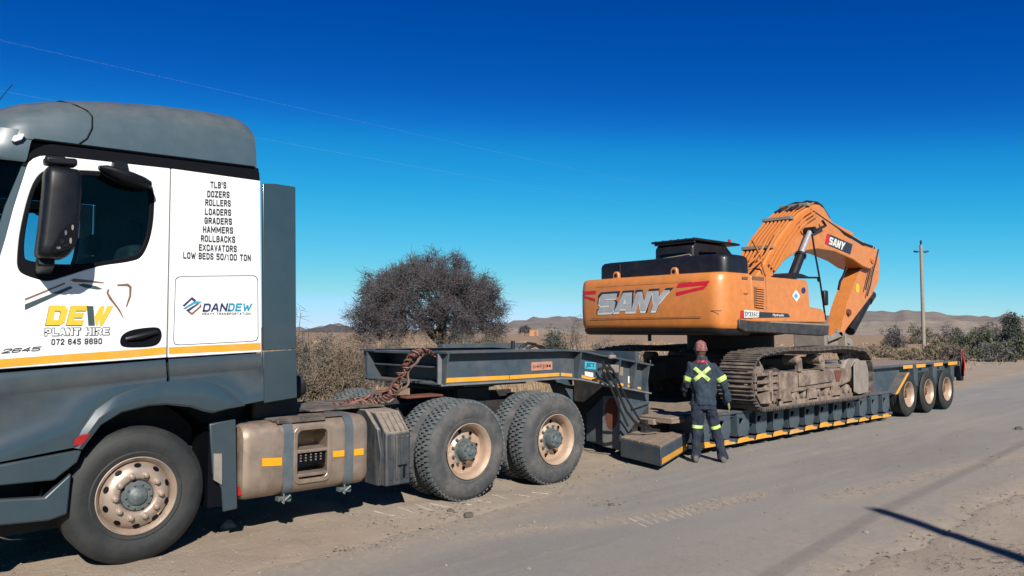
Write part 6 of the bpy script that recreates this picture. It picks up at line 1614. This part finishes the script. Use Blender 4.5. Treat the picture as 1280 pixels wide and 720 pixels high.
# ---- power line
M['wire'] = mat('weathered wire', (.35, .36, .38), .5)
px, py = at(1153.5, 55); H8 = 8.05
def power_pole(x, y, h, label, r=.14, arms=True):
    t = thing('power_pole', label, 'pole', (x, y, 0), 'power poles')
    ob('post', MB().tube([(x, y, -.3), (x, y, h*.5), (x, y, h)], [r, r*.88, r*.72], 12), M['pole'], t)
    cu = Vector((-.668*-1, .0, 0)); d = Vector((RT.x, RT.y, 0))
    for s in ((-1, 1) if arms else ()):
        ob('insulator', MB().tube([Vector((x, y, h-.5))+d*s*.10, Vector((x, y, h-.5))+d*s*.25], .03, 6).tube([Vector((x, y, h-.52))+d*s*.25, Vector((x, y, h-.47))+d*s*.52], .07, 8), M['exblack'], t)
    if arms: ob('insulator', MB().tube([(x, y, h), (x, y, h+.15), (x, y, h+.32)], [.05, .07, .06], 8), M['exblack'], t)
    return t
power_pole(px, py, H8, 'wooden power pole standing in scrub beyond the trailer tail')
power_pole(-22, py+.6, 8.6, 'wooden power pole in the field beyond the truck nose')
def wire(a, b, sag, r, label, lbgroup):
    a = Vector(a); b = Vector(b); pts = [a.lerp(b, k/40)-Vector((0, 0, sag*4*(k/40)*(1-k/40))) for k in range(41)]
    o = ob('overhead_wire', MB().tube(pts, r, 5), M['wire'], None); tag(o, label, 'wire', lbgroup)
wire((-22, py+.6, 9.4), (px, py, H8+.3), .35, .0010, 'upper overhead wire of the power line behind the truck', 'overhead wires')
wire((-22, py+1.0, 8.1), (px, py, H8-.5), .35, .0010, 'lower overhead wire of the power line behind the truck', 'overhead wires')
tip = Vector(G(1095, 637)); hp = 7.0; bp = tip-SD.normalized()*(hp/math.tan(SUN_EL))
power_pole(bp.x, bp.y, hp, 'wooden power pole on the near roadside casting its shadow over the road', .125, False)
dw = Vector((1, .085, 0)).normalized()
wire(Vector((bp.x, bp.y, hp-.05)), Vector((bp.x, bp.y, hp-.05))+dw*40, .2, .010, 'thick roadside cable running on along the road', 'roadside cables')
wire(Vector((bp.x, bp.y, hp-.05)), Vector((bp.x, bp.y, hp-.05))-dw*40, .2, .010, 'thick roadside cable running back past the truck', 'roadside cables')
# ---- small far hut
hx, hy = at(667, 240)
hut = thing('hut', 'small orange brick hut far off between the tree and the excavator', 'hut', (hx, hy, 0))
M['hutbrick'] = mat('orange brick', (.48, .22, .10), .9)
a_ = Vector((RT.x, RT.y, 0)); b_ = Vector((FH.x, FH.y, 0)); o_ = Vector((hx, hy, 0))
def obx(w0, w1, d0, d1, z0, z1): return MB().add([o_+a_*w+b_*d+Vector((0, 0, z)) for w in (w0, w1) for d in (d0, d1) for z in (z0, z1)], [(0, 1, 3, 2), (4, 6, 7, 5), (0, 4, 5, 1), (2, 3, 7, 6), (0, 2, 6, 4), (1, 5, 7, 3)])
hw_ = ob('wall', obx(-1.4, 1.4, -1.5, 1.5, -.5, 2.1), M['hutbrick'], hut)
ob('door', obx(.2, .9, -1.56, -1.5, -.4, 1.6), M['brown'], hut); ob('roof', obx(-1.6, 1.6, -1.7, 1.7, 2.1, 2.25), M['dusty'], hut)
dome_tree('thorn_tree', 'small dark round tree beside the far orange hut', (*at(656, 235), 0), (*at(656, 235), 1.6), (1.8, 1.6), 1.8, .9, (0, 0, .1), 60, 20, 40, M['twigdark'], M['leafdark'], .12, 6, rt=.03, tws=.8)
for o in bpy.data.objects:
    if '_o' in o: del o['_o']
